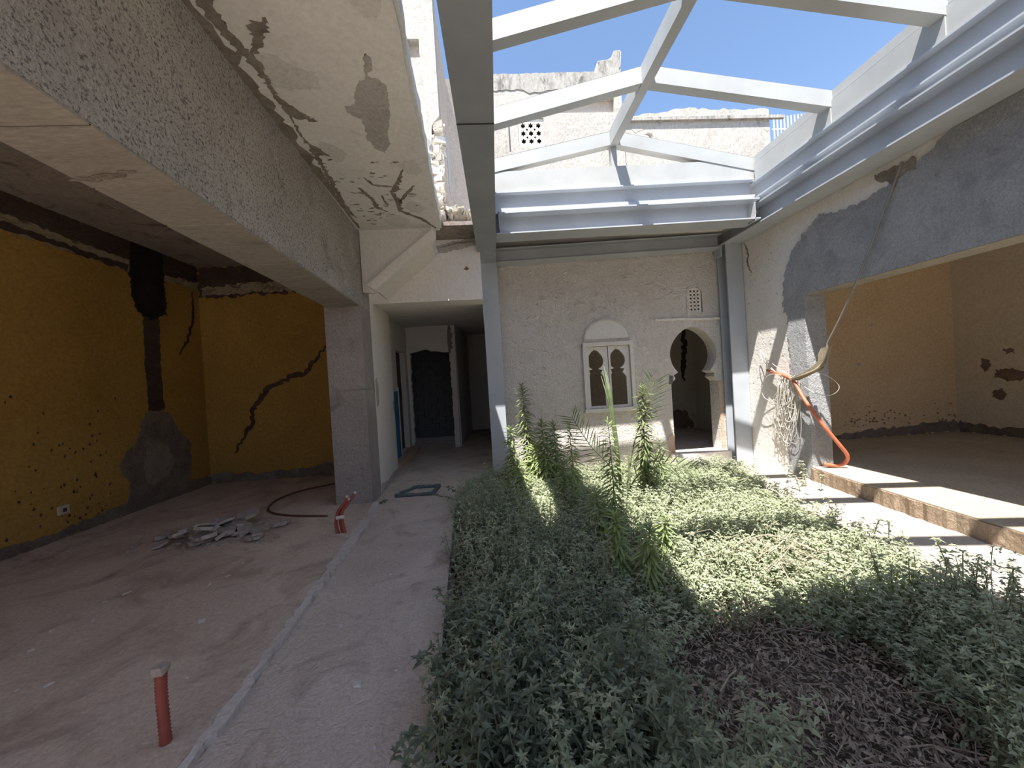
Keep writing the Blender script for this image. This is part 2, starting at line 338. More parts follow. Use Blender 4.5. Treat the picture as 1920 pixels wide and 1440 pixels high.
struct(plate('floor_walkway', KERB_OUT + [(-1.60,5.3),(-1.95,5.3),(-1.95,9.5),(-4.2,9.5),(-4.2,13.2),(0.25,13.2),(0.25,6.9),(-0.45,6.4),(-0.50,4.7),(-0.38,2.45),(-0.31,1.57),(-0.30,-6.0),(-1.30,-6.0)], [], 'z', 0.0, -0.2, M['walk']))
struct(box('floor_courtyard', -0.6, 4.75, -6.0, 6.8, -0.35, -0.13, M['paving']))
struct(plate('floor_right', [(4.0,-6.0),(4.02,0.0),(4.28,2.93),(4.45,4.73),(4.52,5.19),(4.85,5.19),(4.85,7.2),(9.2,7.2),(9.2,-6.0)], [], 'z', 0.06, -0.02, M['platform']))
struct(plate('trim_2', ragged([(3.985,-6.0),(4.01,0.0),(4.27,2.93),(4.435,4.73),(4.50,5.19)], 0.06, 0.014, 9, False) + [(4.8,5.19),(4.8,-6.0)], [], 'z', 0.045, -0.25, M['step']))['label'] = 'broken brown render on the face of the step up to the right room'
struct(plate('floor_garden', ragged([(-0.28,-1.0),(-0.29,1.57),(-0.36,2.45),(-0.46,4.7),(-0.3,6.2),(3.0,6.4),(3.9,5.9),(3.5,4.6),(3.4,3.5),(3.3,2.9),(3.0,2.2),(2.9,-1.0)], 0.2, 0.03), [], 'z', -0.08, -0.1, M['soil']))

# ================================================================ left room (ochre)
XL, YB = -5.05, 7.2
wl = struct(box('wall_left', XL - 0.2, XL, -6.0, YB + 0.2, 0.0, 4.0, M['yellow']))
wb = struct(box('wall_rear_left', XL, -1.95, YB, YB + 0.2, 0.0, 4.0, M['yellow']))
def on_left(name, poly, mat, t=0.006, seed=1, step=0.05, amp=0.02): return plate(name, ragged(poly, step, amp, seed), [], 'x', XL, t, mat, wl)
on_left('bare_band', [(-1.0,3.50),(2.0,3.49),(4.5,3.47),(5.9,3.46),(7.19,3.49),(7.19,3.76),(4.0,3.74),(-1.0,3.76)], M['bandlight'], 0.005, 2)
on_left('damp_band', [(-1.0,3.72),(2.0,3.70),(4.5,3.66),(5.8,3.62),(6.5,3.58),(7.19,3.62),(7.19,3.9),(-1.0,3.9)], M['banddark'], 0.011, 3)
on_left('damp_line', [(1.0,3.50),(4.4,3.50),(5.85,3.45),(5.85,3.53),(4.4,3.57),(1.0,3.6)], M['banddark'], 0.010, 14)
on_left('grime_band', [(-3.0,0.03),(-3.0,0.30),(0.0,0.26),(2.6,0.22),(3.9,0.17),(4.6,0.12),(5.3,0.16),(5.7,0.22),(6.7,0.2),(7.19,0.18),(7.19,0.03)], M['bare'], 0.012, 4)
on_left('soot_patch', T_soot, M['soot'], 0.018, 5, 0.03, 0.025)
on_left('pipe_chase', T_channel, M['banddark'], 0.008, 6, 0.04, 0.012)
on_left('bare_patch', T_mound, M['bare'], 0.014, 7, 0.04, 0.02)
on_left('bare_patch', [(5.98,0.95),(6.3,0.9),(6.42,0.62),(6.3,0.38),(5.95,0.34),(5.88,0.62)], M['patchtan'], 0.017, 8, 0.04, 0.03)
plate('groove', ribbon(T_groove, 0.05, 9), [], 'x', XL, 0.009, M['banddark'], wl)
r = random.Random(31)
for i in range(110):                                    # flecks where the paint has blown off
    y = r.gauss(5.1, 0.55) if i % 3 else r.uniform(3.2, 5.6); z = min(1.7, max(0.2, r.gauss(0.75, 0.42))) if i % 3 else r.uniform(0.15, 0.7)
    if y > 5.75 or (y > 5.4 and z < 0.9): continue
    s = r.uniform(0.005, 0.018)
    plate('paint_fleck', ragged([(y - s, z), (y, z - s * 1.3), (y + s, z), (y, z + s * 1.4)], 0.01, s * 0.4, i), [], 'x', XL, 0.004, M['banddark'], wl)
plate('chase', ribbon(T_chase, 0.075, 3, 0.05, 0.5), [], 'y', YB, -0.009, M['banddark'], wb)
plate('damp_band', ragged([(-5.04,3.34),(-4.2,3.36),(-3.0,3.40),(-1.96,3.4),(-1.96,3.9),(-5.04,3.9)], 0.05, 0.035, 5), [], 'y', YB, -0.008, M['banddark'], wb)
plate('bare_band', ragged([(-5.0,3.38),(-3.6,3.42),(-2.6,3.44),(-2.6,3.53),(-3.6,3.60),(-5.0,3.54)], 0.05, 0.03, 6), [], 'y', YB, -0.012, M['bandlight'], wb)
plate('grime_band', ragged([(-5.04,0.03),(-5.04,0.22),(-4.2,0.17),(-3.2,0.2),(-2.9,0.28),(-2.6,0.24),(-1.96,0.25),(-1.96,0.03)], 0.06, 0.03, 7), [], 'y', YB, -0.012, M['bare'], wb)
struct(box('ceiling_left', XL - 0.2, -1.8, -1.2, YB + 0.2, 3.9, 4.05, M['roomceil']))  # stops just behind the camera so added sky light fills the room

# roughcast concrete beam and its pillar
beam = empty('concrete_beam', (xo(2), 2.0, 2.66), 'deep roughcast grey concrete beam spanning over the ochre room opening', 'beam')
Y0, Y1 = -1.2, 5.25
m = MB()
m.add([(xo(Y0)-.43,Y0,2.675),(xo(Y0),Y0,2.675),(xo(5.72),5.72,2.675),(xo(5.72)-.43,5.72,2.675),(xo(Y0)-.43,Y0,3.91),(xo(Y0),Y0,3.91),(xo(5.72),5.72,3.91),(xo(5.72)-.43,5.72,3.91)],
      [(0,3,2,1),(4,5,6,7),(0,1,5,4),(1,2,6,5),(2,3,7,6),(3,0,4,7)])
m.build('beam_core', M['roughcast'], beam)
mj = MB(); mj.prism([(xo(-1.2)-.425,-1.19,2.672),(xo(-1.2)-.012,-1.19,2.672),(xo(5.24)-.012,5.24,2.672),(xo(5.24)-.425,5.24,2.672)], (0,0,0.004)); mj.build('board_joints', M['soot'], beam)
ys = [-1.2]
rb = random.Random(4)
while ys[-1] < 5.0: ys.append(ys[-1] + rb.uniform(0.36, 0.5))
ys[-1] = 5.25
for a, b in zip(ys[:-1], ys[1:]):                       # imprints of the formwork boards on the underside
    mm = MB(); g = 0.008; dz = rb.uniform(0, 0.004)
    mm.add([(xo(a)-.432,a+g,2.66+dz),(xo(a)-.004,a+g,2.66+dz),(xo(b)-.004,b-g,2.66+dz),(xo(b)-.432,b-g,2.66+dz),(xo(a)-.432,a+g,2.68),(xo(a)-.004,a+g,2.68),(xo(b)-.004,b-g,2.68),(xo(b)-.432,b-g,2.68)],
           [(0,3,2,1),(4,5,6,7),(0,1,5,4),(1,2,6,5),(2,3,7,6),(3,0,4,7)])
    mm.build('board_imprint', M['board'], beam)
plate('rusted_bar_groove', ribbon([(-1.62,1.95),(-1.80,2.0),(-1.98,2.02)], 0.035, 3, 0.03, 0.6), [], 'z', 2.659, -0.003, M['crack'], beam)
pil = empty('concrete_pillar', (-1.87, 5.45, 0.03), 'grey roughcast concrete pillar at the far end of the ochre room opening', 'pillar')
for z0, z1 in ((0.02, 1.548), (1.552, 2.672)):
    mm = MB(); mm.prism([(-2.11,5.25,z0),(xo(5.25),5.25,z0),(xo(5.72),5.72,z0),(-2.13,5.72,z0)], (0,0,z1-z0)); mm.build('pillar_lift', M['pillar'], pil)

# ceiling slab over the walkway
def xe(y): return -0.31 - 0.043 * y                     # free edge of the slab
ZC = 3.72
edge = ragged([(xe(-1.2),-1.2),(xe(2),2.0),(xe(5.35),5.47)], 0.12, 0.008, 5, False)
slab = struct(plate('ceiling_walkway', [(xo(-1.2)-.02,-1.2)] + edge + [(xo(5.35)-.02,5.47)], [], 'z', ZC, 0.16, M['soffit']))
plate('peeled_patch', ragged(T_cgrey, 0.018, 0.011, 2), [], 'z', ZC, -0.003, M['greypeel'], slab)
plate('peeled_patch', ragged(T_cfaint, 0.02, 0.013, 3), [], 'z', ZC, -0.0025, M['faintpeel'], slab)
plate('damp_streak', ragged(T_cdark, 0.016, 0.016, 4), [], 'z', ZC, -0.004, M['crack'], slab)
plate('damp_streak', ribbon([(xo(-1)+.03,-1.0),(xo(2)+.03,2.0),(xo(3.5)+.04,3.5),(xo(5.3)+.04,5.3)], 0.07, 7, 0.05, 0.6), [], 'z', ZC, -0.005, M['crack'], slab)
for i, c in enumerate((T_ccrack0, T_ccrack1, T_ccrack2, T_ccrack3, T_ccrack4)):
    plate('crack', ribbon(c, (0.05, 0.028, 0.045, 0.035, 0.03)[i], i + 3, 0.025, 0.7), [], 'z', ZC, -0.003, M['crack'], slab)
for i, (cx, cy, s) in enumerate(((-0.95,1.9,0.16),(-0.62,3.9,0.10),(-1.28,3.6,0.12),(-0.75,4.75,0.12),(-1.05,5.1,0.16),(-0.55,2.2,0.09))):
    plate('peeled_patch', ragged([(cx-s,cy),(cx-.3*s,cy-1.5*s),(cx+.6*s,cy-.8*s),(cx+s,cy+.3*s),(cx+.2*s,cy+1.4*s),(cx-.7*s,cy+.9*s)], 0.03, 0.016, 60 + i), [], 'z', ZC, -0.002, M['faintpeel'], slab)
rp = random.Random(12)
for i in range(44):                                     # small flaked spots round the cracks
    cx, cy = rp.uniform(-1.45, -0.7), rp.uniform(3.7, 5.2); s = rp.uniform(0.012, 0.045)
    plate('flaked_spot', ragged([(cx-s,cy),(cx,cy-s*.5),(cx+s*1.2,cy),(cx,cy+s*.6)], 0.012, s*.35, i), [], 'z', ZC, -0.002, M['crack' if i % 3 else 'greypeel'], slab)
plate('slab_lip', [(x - 0.03, y) for x, y in edge] + [(x + 0.025, y) for x, y in reversed(edge)], [], 'z', ZC + 0.03, 0.16, M['soffit'], slab)

# ================================================================ stair soffit and header over the corridor
stair = empty('stair_flight', (-1.05, 5.6, 2.85), 'plastered underside of a stair flight rising to the right above the corridor', 'stair')
A0, A1, SL = (-1.50, 2.845), (-0.62, 3.545), 0.0
plate('side_wall', [(xo(5.35)+.01,ZC),(xo(5.35)+.01,2.88),(-1.50,2.86),(-1.40,2.91),(-0.66,3.51),(-0.60,3.60),(-0.60,ZC)], [], 'y', 5.38, 0.08, M['soffit'], stair)
plate('stringer', [(-1.56,2.95),(-1.44,2.88),(-0.67,3.50),(-0.60,3.60),(-0.62,3.68)], [], 'y', 5.29, 0.15, M['plaster'], stair)
m = MB(); m.prism([(-1.435,5.31,2.888),(-0.675,5.31,3.504),(-0.72,5.31,3.55),(-1.50,5.31,2.93)], (0, 0.65, 0)); m.build('soffit_slab', M['plaster'], stair)
struct(box('ceiling_landing', -0.72, -0.03, 5.42, 5.96, 3.76, 3.815, M['crack']))  # slab added to keep sun off the header; its edge is coloured dark
hd = struct(plate('wall_header', [(-1.66,2.83),(0.0,2.83),(0.0,3.93),(-0.6,3.93),(-1.66,3.95)], [], 'y', 5.95, 0.35, M['plaster']))
plate('stain', ragged(T_hstain, 0.03, 0.01, 3), [], 'y', 5.95, -0.003, M['greypeel'], hd)
plate('stain', ribbon([(-0.62,3.64),(-0.35,3.70),(-0.06,3.72)], 0.022, 3, 0.03, 0.7), [], 'y', 5.95, -0.005, M['crack'], hd)
plate('spalled_edge', ragged([(-0.75,3.86),(-0.4,3.84),(-0.02,3.87),(-0.02,3.94),(-0.75,3.96)], 0.03, 0.015, 3), [], 'y', 5.95, -0.02, M['crack'], hd)
plate('chip', ragged([(-0.27,3.30),(-0.21,3.28),(-0.18,3.31),(-0.22,3.34)], 0.01, 0.006, 3), [], 'y', 5.95, -0.003, M['stain'], hd)

# ================================================================ corridor
wcl = empty('wall_corridor_left', (-1.7, 6.4, 0), None, None); struct(wcl)
m = MB(); m.prism([(xo(5.72)+.005,5.72,0.0),(-1.745,7.2,0.0),(-2.0,7.2,0.0),(-2.0,5.72,0.0)], (0,0,3.9)); w0 = m.build('wall_panel', M['plaster'], wcl)
def on_corr(poly, seed):                                # bare patch lying on the slightly skewed plane of that wall
    pts = ragged(poly, 0.03, 0.012, seed); f = lambda y: xo(5.72)+.005 + (y-5.72) * (-1.745-(xo(5.72)+.005)) / 1.48
    mm = MB(); mm.prism([(f(y) - .001, y, z) for y, z in pts], (0.004, 0, 0)); mm.build('bare_patch', M['greypeel'], w0)
on_corr([(5.74,1.67),(5.86,1.72),(5.98,1.54),(5.90,1.30),(5.76,1.27)], 2)
on_corr([(7.05,1.30),(7.16,1.34),(7.17,1.10),(7.08,1.05)], 4)
on_corr([(5.73,0.0),(5.73,0.16),(6.2,0.08),(6.6,0.11),(7.19,0.07),(7.19,0.0)], 5)
XR2 = -1.93
hole_vent, hole_win, hole_door = rect(7.42,7.95,2.5,2.82), rect(7.30,7.98,2.05,2.32), rect(8.35,9.25,0.12,2.36)
plate('wall_panel', rect(7.2,9.5,0.0,3.6), [hole_win, hole_door], 'x', XR2, -0.22, M['plaster'], wcl)
mm = MB(); mm.box(-2.0,-1.74,7.2,9.5,-0.02,0.11); mm.build('step', M['orangebase'], wcl)
vent0 = empty('wall_vent', (XR2, 7.7, 2.5), 'small pale perforated vent high on the corridor wall above the blue door', 'vent')
box('panel', XR2, XR2 + 0.012, 7.44, 7.95, 2.47, 2.80, M['lightblock'], vent0)
for i in range(3):
    for j in range(3):
        y0 = 7.50 + i * 0.14; z0 = 2.51 + j * 0.095
        box('slot', XR2 + 0.012, XR2 + 0.015, y0, y0 + 0.06, z0, z0 + 0.06, M['banddark'], vent0)
bd = empty('blue_door', (XR2, 7.95, 0.11), 'blue painted door panel low on the left corridor wall', 'door')
box('panel', XR2 - 0.01, XR2 + 0.03, 7.55, 8.20, 0.115, 1.47, M['bluepaint'], bd)
box('edge_strip', XR2 - 0.01, XR2 + 0.04, 8.20, 8.27, 0.115, 1.55, M['wood'], bd)
box('pane', XR2 - 0.12, XR2 - 0.10, 7.30, 7.98, 2.05, 2.32, M['bluepaint'], bd)
wce = struct(plate('wall_corridor_end', [(-2.15,0.0),(-1.86,0.0)] + ragged([(-1.86,0.0),(-1.87,1.2),(-1.85,2.36),(-1.5,2.42),(-1.1,2.34),(-0.90,2.36),(-0.885,1.2),(-0.90,0.0)], 0.07, 0.016, 4, False)[1:] + [(-0.77,0.0),(-0.74,3.4),(-2.15,3.4)], [], 'y', 9.5, 0.14, M['plaster']))
plate('broken_edge', ribbon([(-0.885,2.30),(-0.88,2.6),(-0.87,3.02)], 0.10, 3, 0.03, 0.5), [], 'y', 9.5, -0.004, M['crack'], wce)
# block wall seen through the broken opening
bw = struct(box('wall_block', -4.2, -0.77, 11.6, 11.7, 0.0, 3.4, M['block']))
rb = random.Random(9)
blk = MB(); blk.box(-0.2,0.2,-0.03,0,0.0,0.19); blk_me = None
for j in range(13):
    for i in range(6):
        x = -2.75 + i * 0.415 + (0.2 if j % 2 else 0); z = 0.01 + j * 0.2
        if x > -1.0: continue
        if blk_me is None:
            o = blk.build('concrete_block', M['block'], bw); blk_me = o.data
        else:
            o = bpy.data.objects.new('concrete_block', blk_me); COL.objects.link(o); adopt(o, bw)
        o.location = (x, 11.6 + rb.uniform(0, 0.012), z)
m = MB(); m.prism([(-0.74,9.64,0),(-0.60,12.8,0),(-0.77,12.8,0),(-0.90,9.64,0)], (0,0,3.4)); struct(m.build('wall_passage_left', M['plaster']))
struct(box('wall_passage_right', 0.0, 0.24, 6.76, 13.0, 0.0, 3.4, M['plaster']))
struct(box('wall_passage_end', -0.9, 0.3, 12.75, 12.95, 0.0, 3.4, M['plaster']))
struct(box('wall_store_left', -4.4, -4.2, 9.5, 11.7, 0.0, 3.4, M['block']))
m = MB(); m.add([(-2.2,6.3,2.85),(-0.004,6.3,2.85),(-0.004,13.0,3.15),(-2.2,13.0,3.15),(-2.2,6.3,3.0),(-0.004,6.3,3.0),(-0.004,13.0,3.3),(-2.2,13.0,3.3)],
      [(0,3,2,1),(4,5,6,7),(0,1,5,4),(1,2,6,5),(2,3,7,6),(3,0,4,7)]); struct(m.build('ceiling_corridor', M['plaster']))
struct(box('ceiling_store', -5.25, -2.15, 7.38, 13.0, 3.1, 3.4, M['roomceil']))
struct(box('wall_side_room', -3.4, -3.25, 7.4, 9.5, 0.0, 3.1, M['plaster']))
brd = empty('brown_door', (XR2, 8.8, 0.11), 'dark brown door standing in the corridor opening past the blue door', 'door')
box('leaf', XR2 - 0.16, XR2 - 0.12, 8.36, 9.24, 0.115, 2.35, M['brownwood'], brd)
box('handle', XR2 - 0.12, XR2 - 0.09, 8.46, 8.50, 1.05, 1.18, M['steel'], brd)

# ================================================================ back wall with window, arched door and vent
YW = 6.75
def arch_door(cx, z0, imp, cz, rad, hw, neck, n=26):
    """keyhole outline: straight jambs, small imposts, horseshoe arch with a slight point"""
    pts = [(cx - hw, z0), (cx - hw, imp - 0.10), (cx - neck + 0.03, imp - 0.02), (cx - neck, imp + 0.04)]
    a0 = math.pi + math.asin(min(1, (cz - imp - 0.04) / rad)); a1 = -math.asin(min(1, (cz - imp - 0.04) / rad))
    for i in range(1, n):
        a = a0 + (a1 - a0) * i / n
        point = 0.055 * max(0, math.sin(a)) ** 6
        pts.append((cx + rad * math.cos(a), cz + rad * math.sin(a) + point))
    return pts + [(cx + neck, imp + 0.04), (cx + neck - 0.03, imp - 0.02), (cx + hw, imp - 0.10), (cx + hw, z0)]
DOOR = arch_door(3.735, 0.0, 1.42, 1.83, 0.435, 0.44, 0.385)
WIN = rect(1.76, 2.56, 0.96, 2.08)
def archtop(x0, x1, z0, z1, n=10):
    cx, rr = (x0 + x1) / 2, (x1 - x0) / 2
    return [(x0, z0)] + [(x0, z1 - rr * .8)] + [(cx - rr * math.cos(math.pi * i / n), z1 - rr * .8 + rr * .8 * math.sin(math.pi * i / n)) for i in range(1, n)] + [(x1, z1 - rr * .8), (x1, z0)]
VENT = archtop(3.70, 3.95, 2.57, 3.03)
wbk = struct(plate('wall_back', [(0.24,-0.2),(3.295,-0.2)] + DOOR + [(4.175,-0.2),(4.62,-0.2),(4.62,3.9),(0.24,3.9)], [WIN, VENT], 'y', YW, 0.28, M['relief']))
tym = [(1.76 + 0.0, 2.19)] + [(2.16 - 0.40 * math.cos(math.pi * i / 16), 2.19 + 0.33 * math.sin(math.pi * i / 16)) for i in range(17)]
plate('tympanum', tym[1:], [], 'y', YW, -0.018, M['wood'], wbk)
plate('tympanum_rim', [(2.16 - 0.43 * math.cos(math.pi * i / 16), 2.18 + 0.365 * math.sin(math.pi * i / 16)) for i in range(17)] + [(2.16 + 0.40 * math.cos(math.pi * i / 16), 2.18 + 0.335 * math.sin(math.pi * i / 16)) for i in range(17)], [], 'y', YW, -0.03, M['relief'], wbk)
plate('ledge', ragged([(3.05,2.46),(4.25,2.42),(4.25,2.46),(3.05,2.49)], 0.08, 0.006, 3), [], 'y', YW, -0.035, M['plaster'], wbk)
plate('base_course', ragged([(3.18,-0.1),(3.18,0.36),(3.29,0.40),(3.292,-0.1)], 0.05, 0.008, 4), [], 'y', YW, -0.012, M['orangebase'], wbk)
plate('base_course', ragged([(4.178,-0.1),(4.178,1.30),(4.23,1.30),(4.24,-0.1)], 0.05, 0.004, 4), [], 'y', YW, -0.010, M['orangebase'], wbk)
plate('impost_chip', ragged([(3.25,1.30),(3.33,1.33),(3.335,1.45),(3.26,1.47)], 0.03, 0.008, 6), [], 'y', YW, -0.006, M['hatch'], wbk)
rr_ = random.Random(77)
for i in range(260):                                    # trowel flicks standing proud of the render
    x, z = rr_.uniform(0.4, 4.1), rr_.uniform(0.7, 3.45)
    if 1.65 < x < 2.68 and 0.85 < z < 2.58: continue
    if 3.1 < x and z < 2.55: continue
    if 3.6 < x < 4.05 and z > 2.5: continue
    a = rr_.uniform(-0.7, 0.6); l = rr_.uniform(0.025, 0.10); w = rr_.uniform(0.004, 0.011)
    c, s = math.cos(a), math.sin(a)
    mm = MB(); p = [(-l, 0, 0), (-l*.3, 0, w + l*.15), (l, 0, l*.1), (0, 0, -w)]; q = (0.0, -0.022, w * .3)
    R = lambda v: (x + v[0]*c - v[2]*s, YW + v[1], z + v[0]*s + v[2]*c)
    mm.add([R(v) for v in p] + [R(q)], [(0,1,4),(1,2,4),(2,3,4),(3,0,4)]); mm.build('trowel_flick', M['relief'], wbk)
for x, z, s in ((1.96,2.72,0.06),(2.06,2.77,0.03),(0.95,2.86,0.03),(1.18,2.72,0.02),(2.2,2.95,0.02),(2.73,3.38,0.02)):
    plate('chip', ragged([(x-s,z),(x,z-s*.7),(x+s,z),(x,z+s*.7)], 0.015, s*.3, int(x*50)), [], 'y', YW, -0.004, M['greypeel'], wbk)
struct(box('trim_3', 3.20, 4.26, 6.60, 7.05, -0.13, 0.056, M['plaster']))['label'] = 'worn pale threshold under the keyhole arch'

# window: painted frame with two shutters cut out in small keyhole arches
win = empty('window_1', (2.16, YW, 0.93), None, None); struct(win)
win['label'] = 'pale wooden window with two keyhole openings in the back wall'
fr = MB()
fr.box(1.70,1.765,YW-.05,YW+.10,0.93,2.12); fr.build('frame_side', M['wood'], win)
box('frame_side', 2.555, 2.62, YW-.05, YW+.10, 0.93, 2.12, M['wood'], win)
box('frame_head', 1.70, 2.62, YW-.055, YW+.10, 2.06, 2.13, M['wood'], win)
box('window_sill', 1.68, 2.65, YW-.09, YW+.12, 0.89, 0.955, M['wood'], win)
for x0, x1, cx in ((1.772, 2.155, 1.925), (2.165, 2.548, 2.32)):
    key = arch_door(cx, 1.0, 1.60, 1.80, 0.150, 0.158, 0.125, 18)
    sh = plate('shutter', [(x0, 0.962), (cx - 0.158, 0.962)] + [(cx - 0.158, 1.0)] + key[1:-1] + [(cx + 0.158, 1.0), (cx + 0.158, 0.962), (x1, 0.962), (x1, 2.055), (x0, 2.055)], [], 'y', YW + 0.0, 0.035, M['wood'], win)
    box('rail', cx - 0.158, cx + 0.158, YW, YW + 0.035, 0.962, 1.0, M['wood'], win)
    box('batten', cx - 0.004, cx + 0.004, YW - 0.006, YW, 1.985, 2.055, M['wood'], sh)
    box('stile', x0, x0 + 0.035, YW - 0.012, YW, 0.962, 2.055, M['wood'], sh)
def lattice(name, outer, axis_y, cell, mat, label, parent_loc, group=None):
    """pierced plaster screen: rows of star shaped holes, offset every other row, small slots between"""
    e = empty(name, parent_loc, label, 'vent', group)
    xs = [p[0] for p in outer]; zs = [p[1] for p in outer]; cx = (min(xs) + max(xs)) / 2
    holes = []
    nx = int((max(xs) - min(xs) - cell * .3) / cell); nz = int((max(zs) - min(zs) - cell * .3) / cell)
    inside = lambda p: sum(((a[1] > p[1]) != (b[1] > p[1])) and p[0] < (b[0]-a[0]) * (p[1]-a[1]) / (b[1]-a[1]) + a[0] for a, b in zip(outer, outer[1:] + outer[:1])) % 2 == 1
    def star(x, z, r, k, ph=0): return [(x + (r if i % 2 == 0 else r * 0.58) * math.cos(ph + math.pi * i / k), z + (r if i % 2 == 0 else r * 0.58) * math.sin(ph + math.pi * i / k)) for i in range(2 * k)]
    z0 = (max(zs) + min(zs)) / 2 - (nz - 1) * cell / 2
    for j in range(nz):
        for i in range(nx):
            h = star(cx + (i - (nx - 1) / 2) * cell, z0 + j * cell, cell * 0.42, 6, math.pi / 2)
            if all(inside(p) for p in star(cx + (i - (nx - 1) / 2) * cell, z0 + j * cell, cell * 0.46, 6)): holes.append(h)
            if i < nx - 1 and j < nz - 1:
                h = star(cx + (i - (nx - 2) / 2) * cell, z0 + (j + .5) * cell, cell * 0.21, 4, math.pi / 2)
                if all(inside(p) for p in h): holes.append(h)
    plate('pierced_screen', outer, holes, 'y', axis_y, 0.022, mat, e)
    return e
v = lattice('lattice_vent', archtop(3.702, 3.948, 2.572, 3.028), YW + 0.02, 0.066, M['lightblock'], 'arched pierced plaster vent above the keyhole doorway', (3.825, YW, 2.57))
rim = archtop(3.66, 3.99, 2.54, 3.07)
plate('rim', rim, [archtop(3.70, 3.95, 2.572, 3.028)], 'y', YW - 0.015, 0.03, M['relief'], v)
# rooms behind the back wall
struct(box('wall_inner_back', 0.24, 6.0, 9.6, 9.75, -0.1, 3.6, M['beige2']))
struct(box('wall_inner_side', 5.3, 5.45, 7.0, 9.6, -0.1, 3.6, M['beige2']))
struct(box('floor_inner', 0.24, 5.4, 7.03, 9.7, -0.15, 0.05, M['floor']))
ci = struct(box('ceiling_inner', 0.24, 6.0, 7.0, 9.75, 3.6, 3.75, M['roomceil']))
iw = bpy.data.objects['wall_inner_back']
plate('damp_patch', ragged([(3.6,0.25),(4.1,0.5),(4.6,0.45),(5.0,0.55),(5.2,0.15),(5.2,0.05),(3.5,0.05)], 0.07, 0.05, 3), [], 'y', 9.6, -0.004, M['stain'], iw)
plate('damp_streak', ribbon([(5.05,2.75),(5.08,2.2),(5.0,1.6),(5.02,1.25)], 0.12, 4, 0.06, 0.4), [], 'y', 9.6, -0.004, M['banddark'], iw)

# ================================================================ right wall, lintel and right room
XR = 4.55
wr = struct(plate('wall_right', [(5.21,-0.2),(6.75,-0.2),(6.75,3.88),(-3.0,3.88),(-3.0,2.52),(5.21,2.52)], [], 'x', XR, 0.31, M['plaster']))
ced = ragged(T_cementedge[::-1], 0.035, 0.028, 6, False)
ced = [(5.64,-0.1)] + [p for p in ced if p[1] > -0.02]
plate('cement_render', [(5.20,-0.1)] + ced + [(3.40,3.68),(-2.9,3.68),(-2.9,2.515),(5.20,2.515)], [], 'x', XR, -0.014, M['cement'], wr)
box('jamb_render', XR - 0.012, XR + 0.30, 5.195, 5.21, 0.0, 2.515, M['cement'], wr)
box('lintel_soffit', XR - 0.01, XR + 0.31, -2.9, 5.2, 2.508, 2.52, M['board'], wr)
plate('render_scar', ragged([(3.70,3.46),(3.84,3.50),(3.92,3.40),(4.15,3.62),(3.95,3.60),(3.75,3.62)], 0.04, 0.02, 5), [], 'x', XR, -0.020, M['crack'], wr)
plate('crack', ribbon([(6.38,3.66),(6.30,3.45),(6.33,3.30),(6.25,3.12)], 0.035, 6, 0.03, 0.6), [], 'x', XR, -0.004, M['crack'], wr)
rr_ = random.Random(5)
for i in range(30):
    y, z = rr_.uniform(5.62, 6.4), rr_.uniform(0.1, 3.5)
    s = rr_.uniform(0.005, 0.02)
    plate('chip', ragged([(y-s,z),(y,z-s*.7),(y+s,z),(y,z+s*.8)], 0.012, s*.3, i), [], 'x', XR, -0.003, M['greypeel' if i % 2 else 'orangebase'], wr)
wrr = struct(box('wall_room_back', 4.86, 9.1, 6.8, 7.0, 0.0, 3.9, M['beige']))
wrs = struct(box('wall_room_side', 8.9, 9.1, -6.0, 6.8, 0.0, 3.9, M['beige2']))
struct(box('ceiling_right', 4.55, 9.1, -1.2, 7.0, 3.88, 4.0, M['roomceil']))  # shortened behind the camera to brighten the right room
for i, t in enumerate((T_rstain0, T_rstain1, T_rstain2, T_rstain3)):
    plate('damp_stain', ragged(t, 0.03, 0.02, i), [], 'x', 8.9, -0.004, M['stain'], wrs)
plate('grime_band', ragged([(6.79,0.06),(6.79,0.26),(6.2,0.2),(5.2,0.22),(4.0,0.2),(-3.0,0.22),(-3.0,0.06)], 0.06, 0.03, 3), [], 'x', 8.9, -0.006, M['bare'], wrs)
plate('grime_band', ragged([(4.87,0.06),(4.87,0.20),(6.3,0.16),(7.4,0.22),(8.2,0.26),(8.89,0.28),(8.89,0.06)], 0.06, 0.03, 4), [], 'y', 6.8, -0.006, M['bare'], wrr)
rr_ = random.Random(8)
for i in range(70):
    x = rr_.uniform(6.6, 8.85); z = 0.28 + abs(rr_.gauss(0, 0.16)); s = rr_.uniform(0.008, 0.035)
    plate('damp_fleck', ragged([(x-s,z),(x,z-s*.6),(x+s,z),(x,z+s*.7)], 0.015, s*.35, i), [], 'y', 6.8, -0.003, M['stain'], wrr)
for x, z, s in ((7.25,2.18,0.04),(7.05,2.35,0.025),(8.6,2.6,0.03),(6.95,1.45,0.05)):
    plate('chip', ragged([(x-s,z),(x,z-s*.7),(x+s,z),(x,z+s*.7)], 0.015, s*.35, int(x*40)), [], 'y', 6.8, -0.003, M['debris'], wrr)
